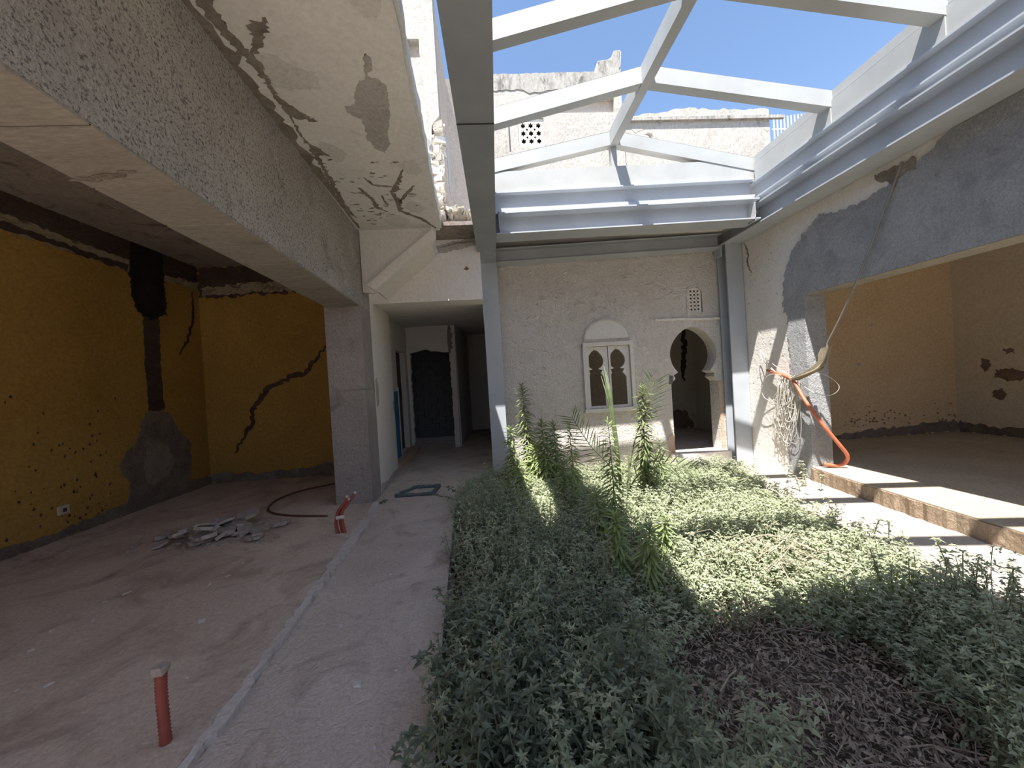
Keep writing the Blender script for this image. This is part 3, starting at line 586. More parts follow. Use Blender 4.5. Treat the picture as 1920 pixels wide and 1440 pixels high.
# ================================================================ steel frame round the roof opening
def isection(w, h, tf, tw):
    a, b = w / 2, tw / 2
    return [(-a,0),(a,0),(a,tf),(b,tf),(b,h-tf),(a,h-tf),(a,h),(-a,h),(-a,h-tf),(-b,h-tf),(-b,tf),(-a,tf)]
def ibeam(name, p0, p1, w, h, mat, parent=None, tf=0.018, tw=0.014):
    p0, p1 = Vector(p0), Vector(p1); d = (p1 - p0); s = Vector((d.y, -d.x, 0)).normalized()
    prof = isection(w, h, tf, tw); n = len(prof); v = []
    for p in (p0, p1): v += [tuple(p + s * a + Vector((0, 0, b))) for a, b in prof]
    f = [(0,1,2,11),(11,2,3,10),(3,4,9,10),(9,4,5,8),(8,5,6,7)]
    faces = [tuple(reversed(q)) for q in f] + [tuple(i + n for i in q) for q in f] + [(i, (i+1) % n, n + (i+1) % n, n + i) for i in range(n)]
    return mesh_obj(name, v, faces, mat, parent)
def icolumn(name, cx, y0, y1, w, z0, z1, mat, parent):
    m = MB(); m.box(cx-w/2, cx+w/2, y0, y0+0.02, z0, z1); m.box(cx-w/2, cx+w/2, y1-0.02, y1, z0, z1); m.box(cx-0.008, cx+0.008, y0+0.02, y1-0.02, z0, z1)
    return m.build(name, mat, parent)
lx = lambda y: -0.053 + 0.026 * y
ST = M['steel']
lb = empty('steel_beam', (lx(2), 2.0, 3.55), 'long dark grey steel beam overhead along the left side of the roof opening', 'beam')
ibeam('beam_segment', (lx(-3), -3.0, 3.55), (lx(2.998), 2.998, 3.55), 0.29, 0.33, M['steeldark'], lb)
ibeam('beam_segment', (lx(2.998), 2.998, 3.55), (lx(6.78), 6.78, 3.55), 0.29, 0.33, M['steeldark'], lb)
box('weld_seam', lx(3) - 0.146, lx(3) + 0.146, 2.992, 3.006, 3.546, 3.5505, M['gasket'], lb)
rbm = empty('steel_beam', (4.37, 2.0, 3.69), 'pale grey steel beam on top of the cement rendered right wall', 'beam')
ibeam('beam_segment', (4.37, -3.0, 3.69), (4.37, 6.70, 3.69), 0.34, 0.31, ST, rbm)
fb0, fb1 = Vector((4.2, 5.67, 3.735)), Vector((lx(5.8) + 0.15, 5.67, 3.645))
fbm = empty('steel_beam', (2.2, 5.7, 3.69), 'steel beam crossing the far end of the roof opening under the gable', 'beam')
ibeam('beam_segment', fb1, fb0, 0.34, 0.31, ST, fbm)
for x, y in ((4.12, 5.50), (0.30, 5.50)):
    m = MB(); m.box(x - 0.006, x + 0.006, y + 0.0, y + 0.16, 3.71, 3.98); m.build('stiffener_plate', M['steelpale'], fbm)
nbm = empty('steel_beam', (2.2, 0.16, 3.69), 'steel beam closing the near end of the roof opening', 'beam')
ibeam('beam_segment', (lx(0.1) + 0.15, 0.36, 3.69), (4.2, 0.36, 3.69), 0.34, 0.31, ST, nbm)
wbm = empty('steel_beam', (2.2, 6.6, 3.6), 'shaded steel beam along the top of the trowelled back wall', 'beam')
ibeam('beam_segment', (0.262, 6.615, 3.545), (4.22, 6.615, 3.655), 0.24, 0.24, ST, wbm)
lc = empty('steel_column', (0.135, 6.63, 0.0), 'grey steel column between the corridor and the back wall', 'column')
icolumn('shaft', 0.132, 6.50, 6.745, 0.268, 0.0, 3.548, ST, lc)
m = MB(); m.box(-0.03, 0.30, 6.46, 6.78, -0.13, 0.0); m.build('foot', M['kerb'], lc)
rc = empty('steel_column', (4.40, 6.58, -0.13), 'grey steel column beside the keyhole doorway at the right wall', 'column')
icolumn('shaft', 4.395, 6.44, 6.70, 0.29, -0.13, 3.688, ST, rc)
m = MB(); m.box(4.20, 4.22, 6.5, 6.72, 3.5, 3.68); m.build('bracket_plate', ST, rc)
# stacked upper beams and the skylight frame standing on them
up = empty('upper_ring_beam', (2.2, 3.0, 4.0), 'second tier of steel channels stacked on the beams under the skylight', 'beam')
m = MB(); m.box(4.42, 4.50, -0.2, 5.9, 4.0, 4.15); m.build('packing_strip', ST, up)
ibeam('channel', (4.43, -0.4, 4.15), (4.43, 6.0, 4.15), 0.22, 0.27, ST, up)
B0, B1 = Vector((4.32, 5.86, 4.19)), Vector((-0.05, 5.86, 4.09))
ibeam('channel', B1, B0, 0.22, 0.27, ST, up)
m = MB(); m.prism([(4.3,5.74,3.98),(-0.05,5.74,3.90),(-0.05,5.86,3.90),(4.3,5.86,3.98)], (0,0,0.21)); m.build('packing_strip', ST, up)
ibeam('channel', (lx(-0.4), -0.4, 4.15), (lx(6.2), 6.2, 4.15), 0.22, 0.27, ST, up)
m = MB(); m.box(-0.06, 0.06, -0.2, 6.1, 3.88, 4.15); m.build('packing_strip', ST, up)
ibeam('channel', (0.2, 0.10, 4.15), (4.32, 0.10, 4.15), 0.22, 0.27, ST, up)
sk = empty('skylight_frame', (2.15, 3.0, 4.42), 'white painted pitched steel skylight frame open to the sky', 'frame')
SP = M['steelpale']
box('curb', 4.35, 4.47, -0.1, 5.78, 4.42, 4.70, SP, sk)
box('eave_rail', 4.365, 4.47, -0.1, 5.78, 4.715, 4.82, SP, sk)
box('gasket', 4.37, 4.46, -0.1, 5.78, 4.70, 4.715, M['gasket'], sk)
box('curb', 0.06, 0.20, -0.1, 5.83, 4.42, 4.80, SP, sk)
def skew(x, y): return y + 0.075 * (4.35 - x)
m = MB(); m.prism([(4.47,5.83,4.455),(-0.12,5.83,4.355),(-0.12,5.95,4.355),(4.47,5.95,4.455)], (0,0,0.345)); m.build('curb', SP, sk)
box('curb', 0.0, 4.35, -0.1, 0.02, 4.42, 4.78, SP, sk)
RX, RZ, LX_, LZ, EX, EZ = 2.15, 5.28, 0.10, 4.86, 4.40, 4.81
m = MB(); m.box(RX-0.06, RX+0.06, -0.1, 5.95, RZ-0.22, RZ); m.build('ridge_beam', SP, sk)
m = MB(); m.box(RX-0.045, RX+0.045, -0.1, 5.95, RZ, RZ+0.015); m.build('gasket', M['gasket'], sk)
for y in (5.885, 4.49, 3.32, 2.15, 0.98, -0.06):
    for x0, z0, x1, z1 in ((LX_, LZ, RX-0.055, RZ-0.01), (EX, EZ, RX+0.055, RZ-0.01)):
        for nm, h0, h1, mat, w in (('rafter', -0.20, 0.0, SP, 0.065), ('gasket', 0.0, 0.014, M['gasket'], 0.05)):
            m = MB(); q = []
            for x, z in ((x0, z0), (x1, z1)):
                yy = skew(x, y) if y < 5 else y; q += [(x, yy-w, z+h0), (x, yy+w, z+h0), (x, yy+w, z+h1), (x, yy-w, z+h1)]
            m.add(q, [(0,3,2,1),(4,5,6,7),(0,1,5,4),(1,2,6,5),(2,3,7,6),(3,0,4,7)]); m.build(nm, mat, sk)
    if y < 5.5: box('post', 4.335, 4.352, y - 0.06, y + 0.06, 4.42, 4.64, SP, sk)
m = MB(); m.box(RX-0.045, RX+0.045, 5.84, 5.93, 4.75, RZ-0.22); m.build('king_post', SP, sk)

# near roof over the camera, cut short behind to let added sky light in
struct(plate('ceiling_near', [(xe(-3) - 0.10,-1.0),(4.6,-1.0),(4.6,0.3),(xe(0) - 0.10,0.3)], [], 'z', 4.005, 0.14, M['soffit']))

struct(plate('sun_block_gap', [(xe(-1.2)-.10,-1.2),(lx(-1.2),-1.2),(lx(2),2.05),(xe(2)-.10,2.05)], [], 'z', 3.885, 0.11, M['soffit']))  # unseen slab added over the gap to stop sun strips on the plants
struct(plate('ceiling_back', [(0.0,5.78),(4.6,5.78),(4.6,7.05),(0.0,7.05)], [], 'z', 3.93, 0.17, M['soffit']))
struct(box('wall_near', -5.25, 9.1, -6.2, -6.0, -0.2, 4.1, M['plaster']))

# ================================================================ storey above, seen through the opening
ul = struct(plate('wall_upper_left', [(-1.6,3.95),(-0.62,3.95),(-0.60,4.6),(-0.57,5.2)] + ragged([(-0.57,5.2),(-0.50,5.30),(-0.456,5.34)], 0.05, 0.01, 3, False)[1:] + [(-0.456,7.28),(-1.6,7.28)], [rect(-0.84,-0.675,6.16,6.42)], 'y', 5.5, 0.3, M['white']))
box('niche_back', -0.86, -0.65, 5.62, 5.64, 6.14, 6.44, M['pinkwall'], ul)
m = MB(); m.prism([(-0.456,5.80,3.95),(-0.456,7.35,3.95),(-0.75,7.35,3.95),(-0.75,5.80,3.95)], (0,0,3.33)); us = struct(m.build('wall_upper_side', M['pinkwall']))
box('window_strip', -0.457, -0.45, 6.6, 7.1, 4.9, 5.9, M['steel'], us)
m = MB(); m.add([(-0.456,7.35,3.9),(0.36,8.5,3.9),(0.16,8.6,3.9),(-0.75,7.35,3.9),(-0.456,7.35,7.30),(0.36,8.5,8.28),(0.16,8.6,8.28),(-0.75,7.35,7.30)],
      [(0,3,2,1),(4,5,6,7),(0,1,5,4),(1,2,6,5),(2,3,7,6),(3,0,4,7)]); struct(m.build('wall_upper_angle', M['pinkwall']))
rr_ = random.Random(21)
mas = empty('broken_masonry', (-0.5, 5.5, 3.95), 'ragged broken brick and mortar end of the upper left wall, lit by the sun', 'masonry')
for i in range(70):                                     # torn brick edge
    z = 3.98 + 1.34 * rr_.random(); t = (z - 3.95) / 1.4
    x = -0.60 + rr_.uniform(-0.10, 0.13) * (0.55 + 0.45 * t) + 0.05 * t
    s = rr_.uniform(0.05, 0.12); v, f = chunk(rr_, s * 1.3, s * 1.2, s, 0.35); m = MB(); m.add([(p[0]+x, p[1]+5.50+rr_.uniform(0,0.2), p[2]+z) for p in v], f)
    m.build('brick', M['brick'], mas)
for i in range(60):                                     # heap on the header
    x = rr_.uniform(-0.62, -0.06); h = 0.16 * (1 - (x + 0.62) / 0.7) + 0.05
    s = rr_.uniform(0.04, 0.10); v, f = chunk(rr_, s * 1.3, s * 1.1, s, 0.35); z = 3.80 + s * .4 + rr_.uniform(0, h + 0.08)
    m = MB(); m.add([(p[0]+x, p[1]+5.45+rr_.uniform(0,0.4), p[2]+z) for p in v], f); m.build('brick', M['brick'], mas)
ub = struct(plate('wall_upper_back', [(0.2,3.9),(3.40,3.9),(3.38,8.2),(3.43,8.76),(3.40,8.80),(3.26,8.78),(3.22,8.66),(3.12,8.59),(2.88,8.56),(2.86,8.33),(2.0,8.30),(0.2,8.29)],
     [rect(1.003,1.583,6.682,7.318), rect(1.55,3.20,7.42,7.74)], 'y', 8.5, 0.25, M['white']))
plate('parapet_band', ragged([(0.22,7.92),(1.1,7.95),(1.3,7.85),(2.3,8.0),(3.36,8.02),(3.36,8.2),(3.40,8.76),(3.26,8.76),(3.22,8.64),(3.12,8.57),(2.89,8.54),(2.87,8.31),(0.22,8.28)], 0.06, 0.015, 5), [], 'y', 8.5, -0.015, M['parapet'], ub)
box('niche_back', 1.5, 3.25, 8.62, 8.64, 7.40, 7.76, M['pinkwall'], ub)
box('drain_slot', 0.79, 0.82, 8.494, 8.5, 6.60, 7.30, M['gasket'], ub)
lattice('lattice_vent', rect(1.005,1.581,6.684,7.316), 8.53, 0.172, M['lightblock'], 'square pierced plaster vent high on the white upper wall', (1.29, 8.5, 6.68))
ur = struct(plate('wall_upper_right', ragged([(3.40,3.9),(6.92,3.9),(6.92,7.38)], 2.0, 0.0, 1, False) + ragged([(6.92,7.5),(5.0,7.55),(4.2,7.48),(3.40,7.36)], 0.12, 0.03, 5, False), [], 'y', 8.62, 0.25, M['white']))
box('ledge', 3.40, 7.25, 8.55, 8.62, 7.26, 7.33, M['parapet'], ur)
for x, z in ((3.75, 7.12), (3.98, 6.96)):
    plate('spall', ragged([(x-.14,z),(x-.03,z-.10),(x+.13,z-.01),(x+.02,z+.08)], 0.04, 0.02, int(z*100)), [], 'y', 8.62, -0.005, M['greypeel'], ur)
plate('spall', ragged([(3.92,6.98),(4.05,6.93),(4.1,6.99),(4.0,7.02)], 0.03, 0.01, 5), [], 'y', 8.62, -0.012, M['crack'], ur)
struct(box('wall_upper_inner', 0.2, 3.4, 9.6, 9.75, 3.9, 8.2, M['roomceil']))
struct(box('wall_upper_partition', 3.3, 3.4, 8.75, 9.6, 3.9, 8.2, M['roomceil']))
struct(box('wall_upper_end', 0.1, 0.2, 8.6, 9.75, 3.9, 8.2, M['roomceil']))
struct(box('ceiling_upper', 0.1, 3.4, 8.74, 9.75, 8.1, 8.25, M['roomceil']))
struct(box('ceiling_back_roof', -0.75, 9.1, 7.03, 8.9, 3.76, 3.9, M['roomceil']))
fn = empty('picket_fence', (8.5, 10.0, 7.3), 'white picket railing on the rooftop at the far right', 'fence')
for i in range(12): box('picket', 8.13 + i*0.1, 8.165 + i*0.1, 9.99, 10.01, 7.3, 8.22 + 0.012*i, M['cable'], fn)
for z in (7.45, 7.9): box('rail', 8.1, 9.4, 10.01, 10.03, z, z + 0.04, M['cable'], fn)
struct(box('wall_fence_base', 8.0, 9.6, 9.9, 10.1, 3.9, 7.32, M['white']))

# ================================================================ loose things
def ring_tube(name, pts, r, mat, parent, n=10):
    """corrugated conduit"""
    P = spline(pts, 14); rs = [r * (1 + 0.10 * (1 if i % 2 else -1)) for i in range(len(P))]
    m = MB(); m.tube(P, rs, n); return m.build(name, mat, parent, True)
pp = empty('conduit_stub', (-1.535, 1.81, 0.03), 'single red corrugated conduit stub standing up from the left floor', 'pipe')
ring_tube('pipe', [(-1.53,1.80,0.02),(-1.537,1.805,0.12),(-1.548,1.815,0.24),(-1.548,1.82,0.33)], 0.022, M['redpipe'], pp)
v, f = chunk(random.Random(3), 0.046, 0.046, 0.035, 0.3); m = MB(); m.add([(p[0]-1.547, p[1]+1.82, p[2]+0.345) for p in v], f); m.build('mortar_plug', M['debris'], pp)
pc = empty('conduit_cluster', (-1.65, 4.22, 0.03), 'bent bunch of red conduits rising from the floor by the kerb', 'pipe')
for i, (dx, dy, tx, tz) in enumerate(((-0.04,0,0.06,0.40),(0.0,0.02,0.14,0.43),(0.03,0.0,0.08,0.37))):
    ring_tube('pipe', [(-1.655+dx,4.22+dy,0.02),(-1.675+dx,4.22+dy,0.13),(-1.66+dx*.6,4.22+dy,0.26),(-1.655+tx*.75,4.23+dy,tz-0.05),(-1.655+tx,4.24+dy,tz)], 0.017, M['redpipe'], pc, 8)
    m = MB(); m.tube([(-1.655+tx,4.24+dy,tz-.005),(-1.648+tx,4.24+dy,tz+0.02)], 0.014, 8); m.build('cap', M['whitecap'], pc)
m = MB(); m.tube([(-1.70,4.20,0.20),(-1.62,4.20,0.205)], 0.02, 8); m.build('tie', M['whitecap'], pc)
tag(tube('floor_hose', [(-2.05,4.80,0.042),(-2.587,4.95,0.042),(-2.95,5.20,0.042),(-3.12,5.62,0.042),(-3.05,6.05,0.042),(-2.75,6.35,0.042),(-2.3,6.6,0.042)], 0.013, M['darkhose'], n=8), 'dark red hose curling over the floor of the ochre room', 'hose')
# rubble heap on the ochre room floor
rr_ = random.Random(14)
for i in range(46):
    t = rr_.gauss(0, 0.42); x = -3.12 + t * 0.62 + rr_.uniform(-.1, .1); y = 4.42 - t * 0.10 + rr_.gauss(0, 0.14)
    d = 1 - min(1, abs(t) / 0.95)
    L, W, T = rr_.uniform(0.14, 0.40) * (0.45 + 0.55 * d), rr_.uniform(0.12, 0.26) * (0.45 + 0.55 * d), rr_.uniform(0.02, 0.045)
    k = rr_.randint(5, 7); pol = []
    for j in range(k):
        a = 2 * math.pi * j / k + rr_.uniform(-.25, .25); q = rr_.uniform(0.75, 1.1); pol.append((L/2*q*math.cos(a), W/2*q*math.sin(a), -T/2))
    m = MB(); m.prism(pol, (0, 0, T)); o = m.build('plaster_slab', M['debris'])
    tl = 0.1 + 0.35 * d
    o.rotation_euler = (rr_.uniform(-tl, tl), rr_.uniform(-tl, tl), rr_.uniform(0, 6.28))
    o.location = (x, y, 0.045 + T / 2 + d * d * rr_.uniform(0, 0.16))
    tag(o, 'broken slab of grey plaster in the rubble heap on the ochre room floor', 'rubble', 'plaster slabs in the rubble heap')
for i in range(60):
    a = rr_.gauss(0, 0.55); x, y = -3.15 + a * .75, 4.40 - a * .1 + rr_.gauss(0, 0.2); s = rr_.uniform(0.015, 0.045)
    v, f = chunk(rr_, s*1.4, s, s*.5, 0.4); m = MB(); m.add(v, f); o = m.build('plaster_crumb', M['debris']); o.location = (x, y, 0.03 + s*.22); o.rotation_euler.z = rr_.uniform(0, 6)
    tag(o, 'small plaster crumb lying around the rubble heap', 'rubble', 'crumbs around the rubble heap')
for i in range(34):                                     # pale flakes scattered on the floor and the walkway
    if i < 16: x, y, z = rr_.uniform(-1.25, -0.5), rr_.uniform(1.6, 4.6), 0.0
    else: x, y, z = rr_.uniform(-3.4, -1.7), rr_.uniform(2.0, 4.2), 0.03
    s = rr_.uniform(0.008, 0.022) * (1.6 if i > 28 else 1)
    v, f = chunk(rr_, s*1.6, s, 0.005, 0.4); m = MB(); m.add(v, f); o = m.build('plaster_flake', M['flake']); o.location = (x, y, z + 0.004); o.rotation_euler.z = rr_.uniform(0, 6)
    if z: tag(o, 'tiny pale plaster flake scattered on the left room floor', 'flake', 'flakes on the left floor')
    else: tag(o, 'tiny pale plaster flake scattered on the dusty walkway', 'flake', 'flakes on the walkway')
v, f = chunk(rr_, 0.035, 0.03, 0.008, 0.4); m = MB(); m.add(v, f); o = m.build('paper_scrap', M['whitecap']); o.location = (-0.78, 2.06, 0.006); tag(o, 'white scrap of paper alone on the walkway in the foreground', 'scrap')
# lumpy square frame round a drain on the walkway
hf = empty('drain_frame', (-1.08, 5.7, 0.0), 'blue-grey square drain frame lying on the walkway by the corridor', 'frame')
C4 = [(-1.40,5.52),(-1.20,5.92),(-0.84,5.90),(-0.88,5.50)]
for i in range(4):
    a, b = C4[i], C4[(i+1) % 4]; P = [(a[0]+(b[0]-a[0])*t, a[1]+(b[1]-a[1])*t, 0.018) for t in (0, .15, .3, .45, .6, .75, .9, 1)]
    m = MB(); m.tube(P, [rr_.uniform(0.022, 0.038) for _ in P], 6); m.build('frame_side', M['hatch'], hf, True)
so = empty('wall_socket', (XL, 4.80, 0.33), 'chipped pale electrical socket box low on the ochre wall', 'socket')
box('plate', XL, XL + 0.025, 4.75, 4.86, 0.31, 0.41, M['socket'], so)
box('hole', XL + 0.025, XL + 0.028, 4.79, 4.83, 0.335, 0.38, M['banddark'], so)

# hose, cables and wires at the right pillar
tag(tube('orange_hose', [(4.49,5.92,1.46),(4.47,5.62,1.39),(4.46,5.38,1.30),(4.44,5.16,1.02),(4.50,4.98,0.72),(4.66,4.92,0.45),(4.80,4.93,0.27),(4.845,4.98,0.17),(4.80,5.02,0.105),(4.70,5.06,0.10),(4.60,5.08,0.12)], 0.024, M['orangehose'], n=10), 'orange-red hose hanging in a loop from the right pillar', 'hose')
tag(tube('hanging_cable', [(4.535,3.84,3.62),(4.51,3.98,3.28),(4.50,4.35,2.53),(4.49,4.62,2.06),(4.48,4.785,1.80),(4.48,4.80,1.72)], 0.011, M['greycable']), 'grey cable hanging diagonally across the cement lintel', 'cable')
cl = empty('sacking_scrap', (4.47, 4.86, 1.45), 'ragged brown scrap of sacking tied to the hanging cable', 'scrap')
m = MB()
S0 = [(4.47,4.72,1.75),(4.47,4.86,1.74),(4.46,4.90,1.66),(4.46,4.92,1.56),(4.45,5.02,1.48),(4.45,5.16,1.42),(4.45,5.30,1.36),(4.45,5.42,1.32),(4.45,5.42,1.29),(4.45,5.26,1.30),(4.45,5.10,1.36),(4.45,4.98,1.40),(4.46,4.84,1.46),(4.47,4.78,1.56),(4.47,4.77,1.66)]
m.prism([(x, y + RNG.uniform(-.012,.012), z + RNG.uniform(-.012,.012)) for x, y, z in S0], (-0.02, 0, 0)); m.build('cloth', M['cloth'], cl)
m = MB(); m.tube([(4.44,4.80,1.53),(4.43,4.95,1.43),(4.435,5.12,1.38),(4.44,5.35,1.31)], 0.02, 6); m.build('twisted_cord', M['cloth'], cl, True)
cb = empty('cable_bundle', (4.48, 5.55, 0.15), 'tangle of thin white cables hanging in loops on the right wall', 'cable')
rr_ = random.Random(40)
for i in range(34):
    y0 = 5.44 + rr_.uniform(-.05, .10); top = 1.30 + rr_.uniform(-.06, .08); drop = rr_.uniform(0.35, 1.05); wd = rr_.uniform(0.08, 0.24); c = y0 + rr_.uniform(0.0, 0.30)
    P = []
    for k in range(11):
        a = math.pi * k / 10
        P.append((4.50 - rr_.uniform(0.0, 0.05), c - wd * math.cos(a) * (0.6 + 0.4 * math.sin(a)) + (y0 - c) * (1 - math.sin(a)) + rr_.uniform(-.012, .012), top - drop * math.sin(a) ** 0.8 + rr_.uniform(-.015, .015)))
    tube('cable', P, 0.0038, M['cable'], cb, n=5, k=3)
for P in ([(4.48,5.45,1.30),(4.46,5.8,1.48),(4.47,6.0,1.66),(4.49,6.06,1.80),(4.49,6.00,1.74),(4.47,5.86,1.55),(4.47,5.6,1.34)],
          [(4.48,5.40,1.32),(4.42,5.75,1.40),(4.42,5.98,1.22),(4.44,5.95,1.02),(4.46,5.75,1.0),(4.46,5.5,1.24)],
          [(4.46,5.30,1.33),(4.44,5.0,1.42),(4.50,4.80,1.33),(4.56,4.74,1.20),(4.52,4.82,1.10),(4.46,5.0,1.12),(4.46,5.3,1.28)],
          [(4.48,5.42,1.36),(4.46,5.7,1.52),(4.49,5.9,1.62),(4.49,5.95,1.45)]):
    tube('cable', P, 0.0045, M['cable'], cb, n=5, k=6)
# ================================================================ plants
def leaf_geo(L, W, bend, fold, segs=3):
    """one pointed leaf along +x with a folded midrib; returns verts, faces (numpy local)"""
    xs = np.linspace(0, 1, segs + 1); v = []; f = []
    for i, t in enumerate(xs):
        w = W * (math.sin(math.pi * min(1, (t * 0.92 + 0.06)) ** 0.8)) if 0 < t < 1 else (W * 0.12 if t == 0 else 0)
        z = -bend * L * t * t
        v += [(t * L, 0, z)] if t in (0, 1) else [(t * L, -w / 2, z + fold * w), (t * L, 0, z), (t * L, w / 2, z + fold * w)]
    n = len(v)
    f = [(0, 1, 2), (0, 2, 3)]; k = 1
    for s in range(segs - 2):
        f += [(k, k+3, k+4, k+1), (k+1, k+4, k+5, k+2)]; k += 3
    f += [(k, n-1, k+1), (k+1, n-1, k+2)]
    return np.array(v), f
class Foliage:
    def __init__(s): s.v = []; s.f = []; s.n = 0
    def leaf(s, pos, az, el, roll, L, W, bend=0.3, fold=0.25, segs=3):
        v, f = leaf_geo(L, W, bend, fold, segs)
        ca, sa, ce, se, cr, sr = math.cos(az), math.sin(az), math.cos(el), math.sin(el), math.cos(roll), math.sin(roll)
        Rx = np.array([[1,0,0],[0,cr,-sr],[0,sr,cr]]); Ry = np.array([[ce,0,-se],[0,1,0],[se,0,ce]]); Rz = np.array([[ca,-sa,0],[sa,ca,0],[0,0,1]])
        v = v @ (Rz @ Ry @ Rx).T + np.array(pos)
        s.v += v.tolist(); s.f += [tuple(i + s.n for i in q) for q in f]; s.n += len(v)
    def build(s, name, mat, parent=None):
        return mesh_obj(name, s.v, s.f, mat, parent)
def bush(seed, nst, h, spread, leafL, node=0.028, mat='leaf', side=0.5):
    """bushy weed: many upright stems, opposite pointed leaves, small side shoots"""
    r = random.Random(seed); fo = Foliage(); st = MB()
    def shoot(p0, d, ln, L0, main):
        p = Vector(p0); d = Vector(d).normalized(); pts = [tuple(p)]; k = max(3, int(ln / node)); a = r.uniform(0, 6.28)
        for i in range(k):
            d = (d + Vector((r.uniform(-.12,.12), r.uniform(-.12,.12), 0.10))).normalized()
            p = p + d * (ln / k); pts.append(tuple(p)); t = i / k
            if main and t < 0.15: continue
            L = L0 * (1.0 - 0.55 * t) * r.uniform(0.7, 1.2)
            for q in (0, math.pi):
                if r.random() < 0.88: fo.leaf(p, a + q + r.uniform(-.3,.3), r.uniform(-.35, .5), r.uniform(-.5,.5), L, L * r.uniform(.34,.46), r.uniform(.1,.5), r.uniform(.1,.35))
            a += math.pi / 2 + r.uniform(-.3, .3)
            if main and 0.2 < t < 0.85 and r.random() < side:
                b = r.uniform(0, 6.28); shoot(p, (math.cos(b), math.sin(b), 0.7), ln * r.uniform(.15,.3), L0 * 0.75, False)
        for q in range(5): fo.leaf(p, a + q * 1.257, r.uniform(.2, 1.0), 0, L0 * r.uniform(.35,.6), L0 * 0.2, .2)
        if main: st.tube(pts[::3] if len(pts) > 6 else pts, 0.0026, 4, False)
    for i in range(nst):
        a = r.uniform(0, 6.28); q = math.sqrt(r.random()) * spread
        lean = r.uniform(0.05, 0.55)
        shoot((q * math.cos(a), q * math.sin(a), 0), (lean * math.cos(a), lean * math.sin(a), 1), h * r.uniform(.7, 1.1), leafL, True)
    e = bpy.data.objects.new('weed_plant', None); COL.objects.link(e); e.empty_display_size = 0.05
    a = fo.build('foliage', M[mat], e); tag(a, kind='stuff'); b = st.build('stems', M['stemgreen'], e)
    return [e, a, b]
PROTO = {'leaf': [bush(100+i, 8, 0.40, 0.10, 0.052) for i in range(5)], 'big': [bush(200+i, 7, 0.42, 0.09, 0.070, 0.034, 'leafbig', 0.35) for i in range(3)]}
USED = set()
def put(kind, i, loc, rz, sc, label, group):
    src = PROTO[kind][i]
    if (kind, i) not in USED:
        USED.add((kind, i)); e = src[0]
    else:
        e = src[0].copy(); COL.objects.link(e)
        for ch in src[1:]:
            c = ch.copy(); COL.objects.link(c); c.parent = e
    e.location = loc; e.rotation_euler = (0, 0, rz); e.scale = (sc[0], sc[0], sc[1])
    tag(e, label, 'plant', group)
def in_poly(p, poly):
    return sum(((a[1] > p[1]) != (b[1] > p[1])) and p[0] < (b[0]-a[0]) * (p[1]-a[1]) / (b[1]-a[1]) + a[0] for a, b in zip(poly, poly[1:] + poly[:1])) % 2 == 1
BED = [(-0.20,0.5),(-0.22,1.57),(-0.27,2.45),(-0.36,4.0),(-0.38,5.3),(-0.1,6.0),(2.2,6.25),(3.4,6.3),(3.95,5.9),(3.55,5.0),(3.25,4.2),(3.15,3.5),(3.05,2.9),(2.9,2.3),(2.75,1.6),(2.6,0.5)]
def dead_zone(x, y):                                    # trampled hollow of dried stalks
    return ((x - 1.32) / 0.62) ** 2 + ((y - 1.72) / 0.52) ** 2 < 1 or (0.95 < x < 1.75 and 0.5 < y < 1.7)
def height(x, y):
    if x < 0.75: h = 1.05 - 0.12 * (y > 4.6)
    elif y > 2.3 and x < 2.7: h = 0.78 if y < 4.8 else 0.66
    else: h = 0.92
    d = math.hypot((x - 1.35) / 1.0, (y - 2.0) / 0.7)
    if d < 1: h *= 0.45 + 0.5 * d
    if x > 2.7 and y > 2.4: h *= 0.6
    if y > 5.6: h *= 0.8
    return h
rp = random.Random(3); SPOTS = []
y = 0.6
while y < 6.3:
    x = -0.36
    stp = 0.155 if y < 2.5 else 0.175
    while x < 4.0:
        px, py = x + rp.uniform(-.06, .06), y + rp.uniform(-.06, .06)
        if in_poly((px, py), BED) and not dead_zone(px, py):
            SPOTS.append((px, py))
        x += stp
    y += stp
SPOTS.sort(key=lambda p: p[0]**2 + p[1]**2)
SPOTS = [p for p in SPOTS if p[1] > 0.55]
extra = []
for k, (px, py) in enumerate(SPOTS):
    h = height(px, py) * rp.uniform(.72, 1.3); rz = rp.uniform(0, 6.28); w = rp.uniform(.85, 1.15)
    if k >= 300: extra.append((px, py, rz, w, h)); continue
    kind, n = ('big', 3) if px < 0.55 and py < 2.3 and rp.random() < 0.75 else ('leaf', 5)
    if px > 1.0 and py > 2.05:
        if py > 4.0: l = ('sunlit small-leaved weed in the far bed before the window and the keyhole door', 'sunlit weeds before the back wall')
        elif px < 2.0: l = ('sunlit small-leaved weed in the middle of the bed, left of the dry stalk tangle', 'sunlit weeds in the middle of the bed')
        else: l = ('sunlit small-leaved weed beside the bright paving at the right of the bed', 'sunlit weeds beside the paving')
    elif px > 1.0: l = ('shaded weed in the lower right corner of the bed, right of the dead brown mat', 'shaded weeds right of the dead mat')
    elif kind == 'big': l = ('broad-leaved dark green weed in the foreground, lower left of the bed', 'broad-leaved weeds in the foreground')
    elif px < 0.08: l = ('shaded small-leaved weed in the outer row hanging over the walkway edge', 'shaded weeds along the walkway')
    elif py < 2.3: l = ('shaded small-leaved weed in the foreground, left of the dead brown mat', 'shaded weeds left of the dead mat')
    elif py < 4.0: l = ('shaded small-leaved weed in the dark stretch left of the spiky weeds', 'shaded weeds in the dark middle stretch')
    else: l = ('shaded small-leaved weed around the feet of the tall feathery clump', 'shaded weeds under the tall clump')
    put(kind, rp.randrange(n), (px, py, -0.08), rz, (w, h), *l)
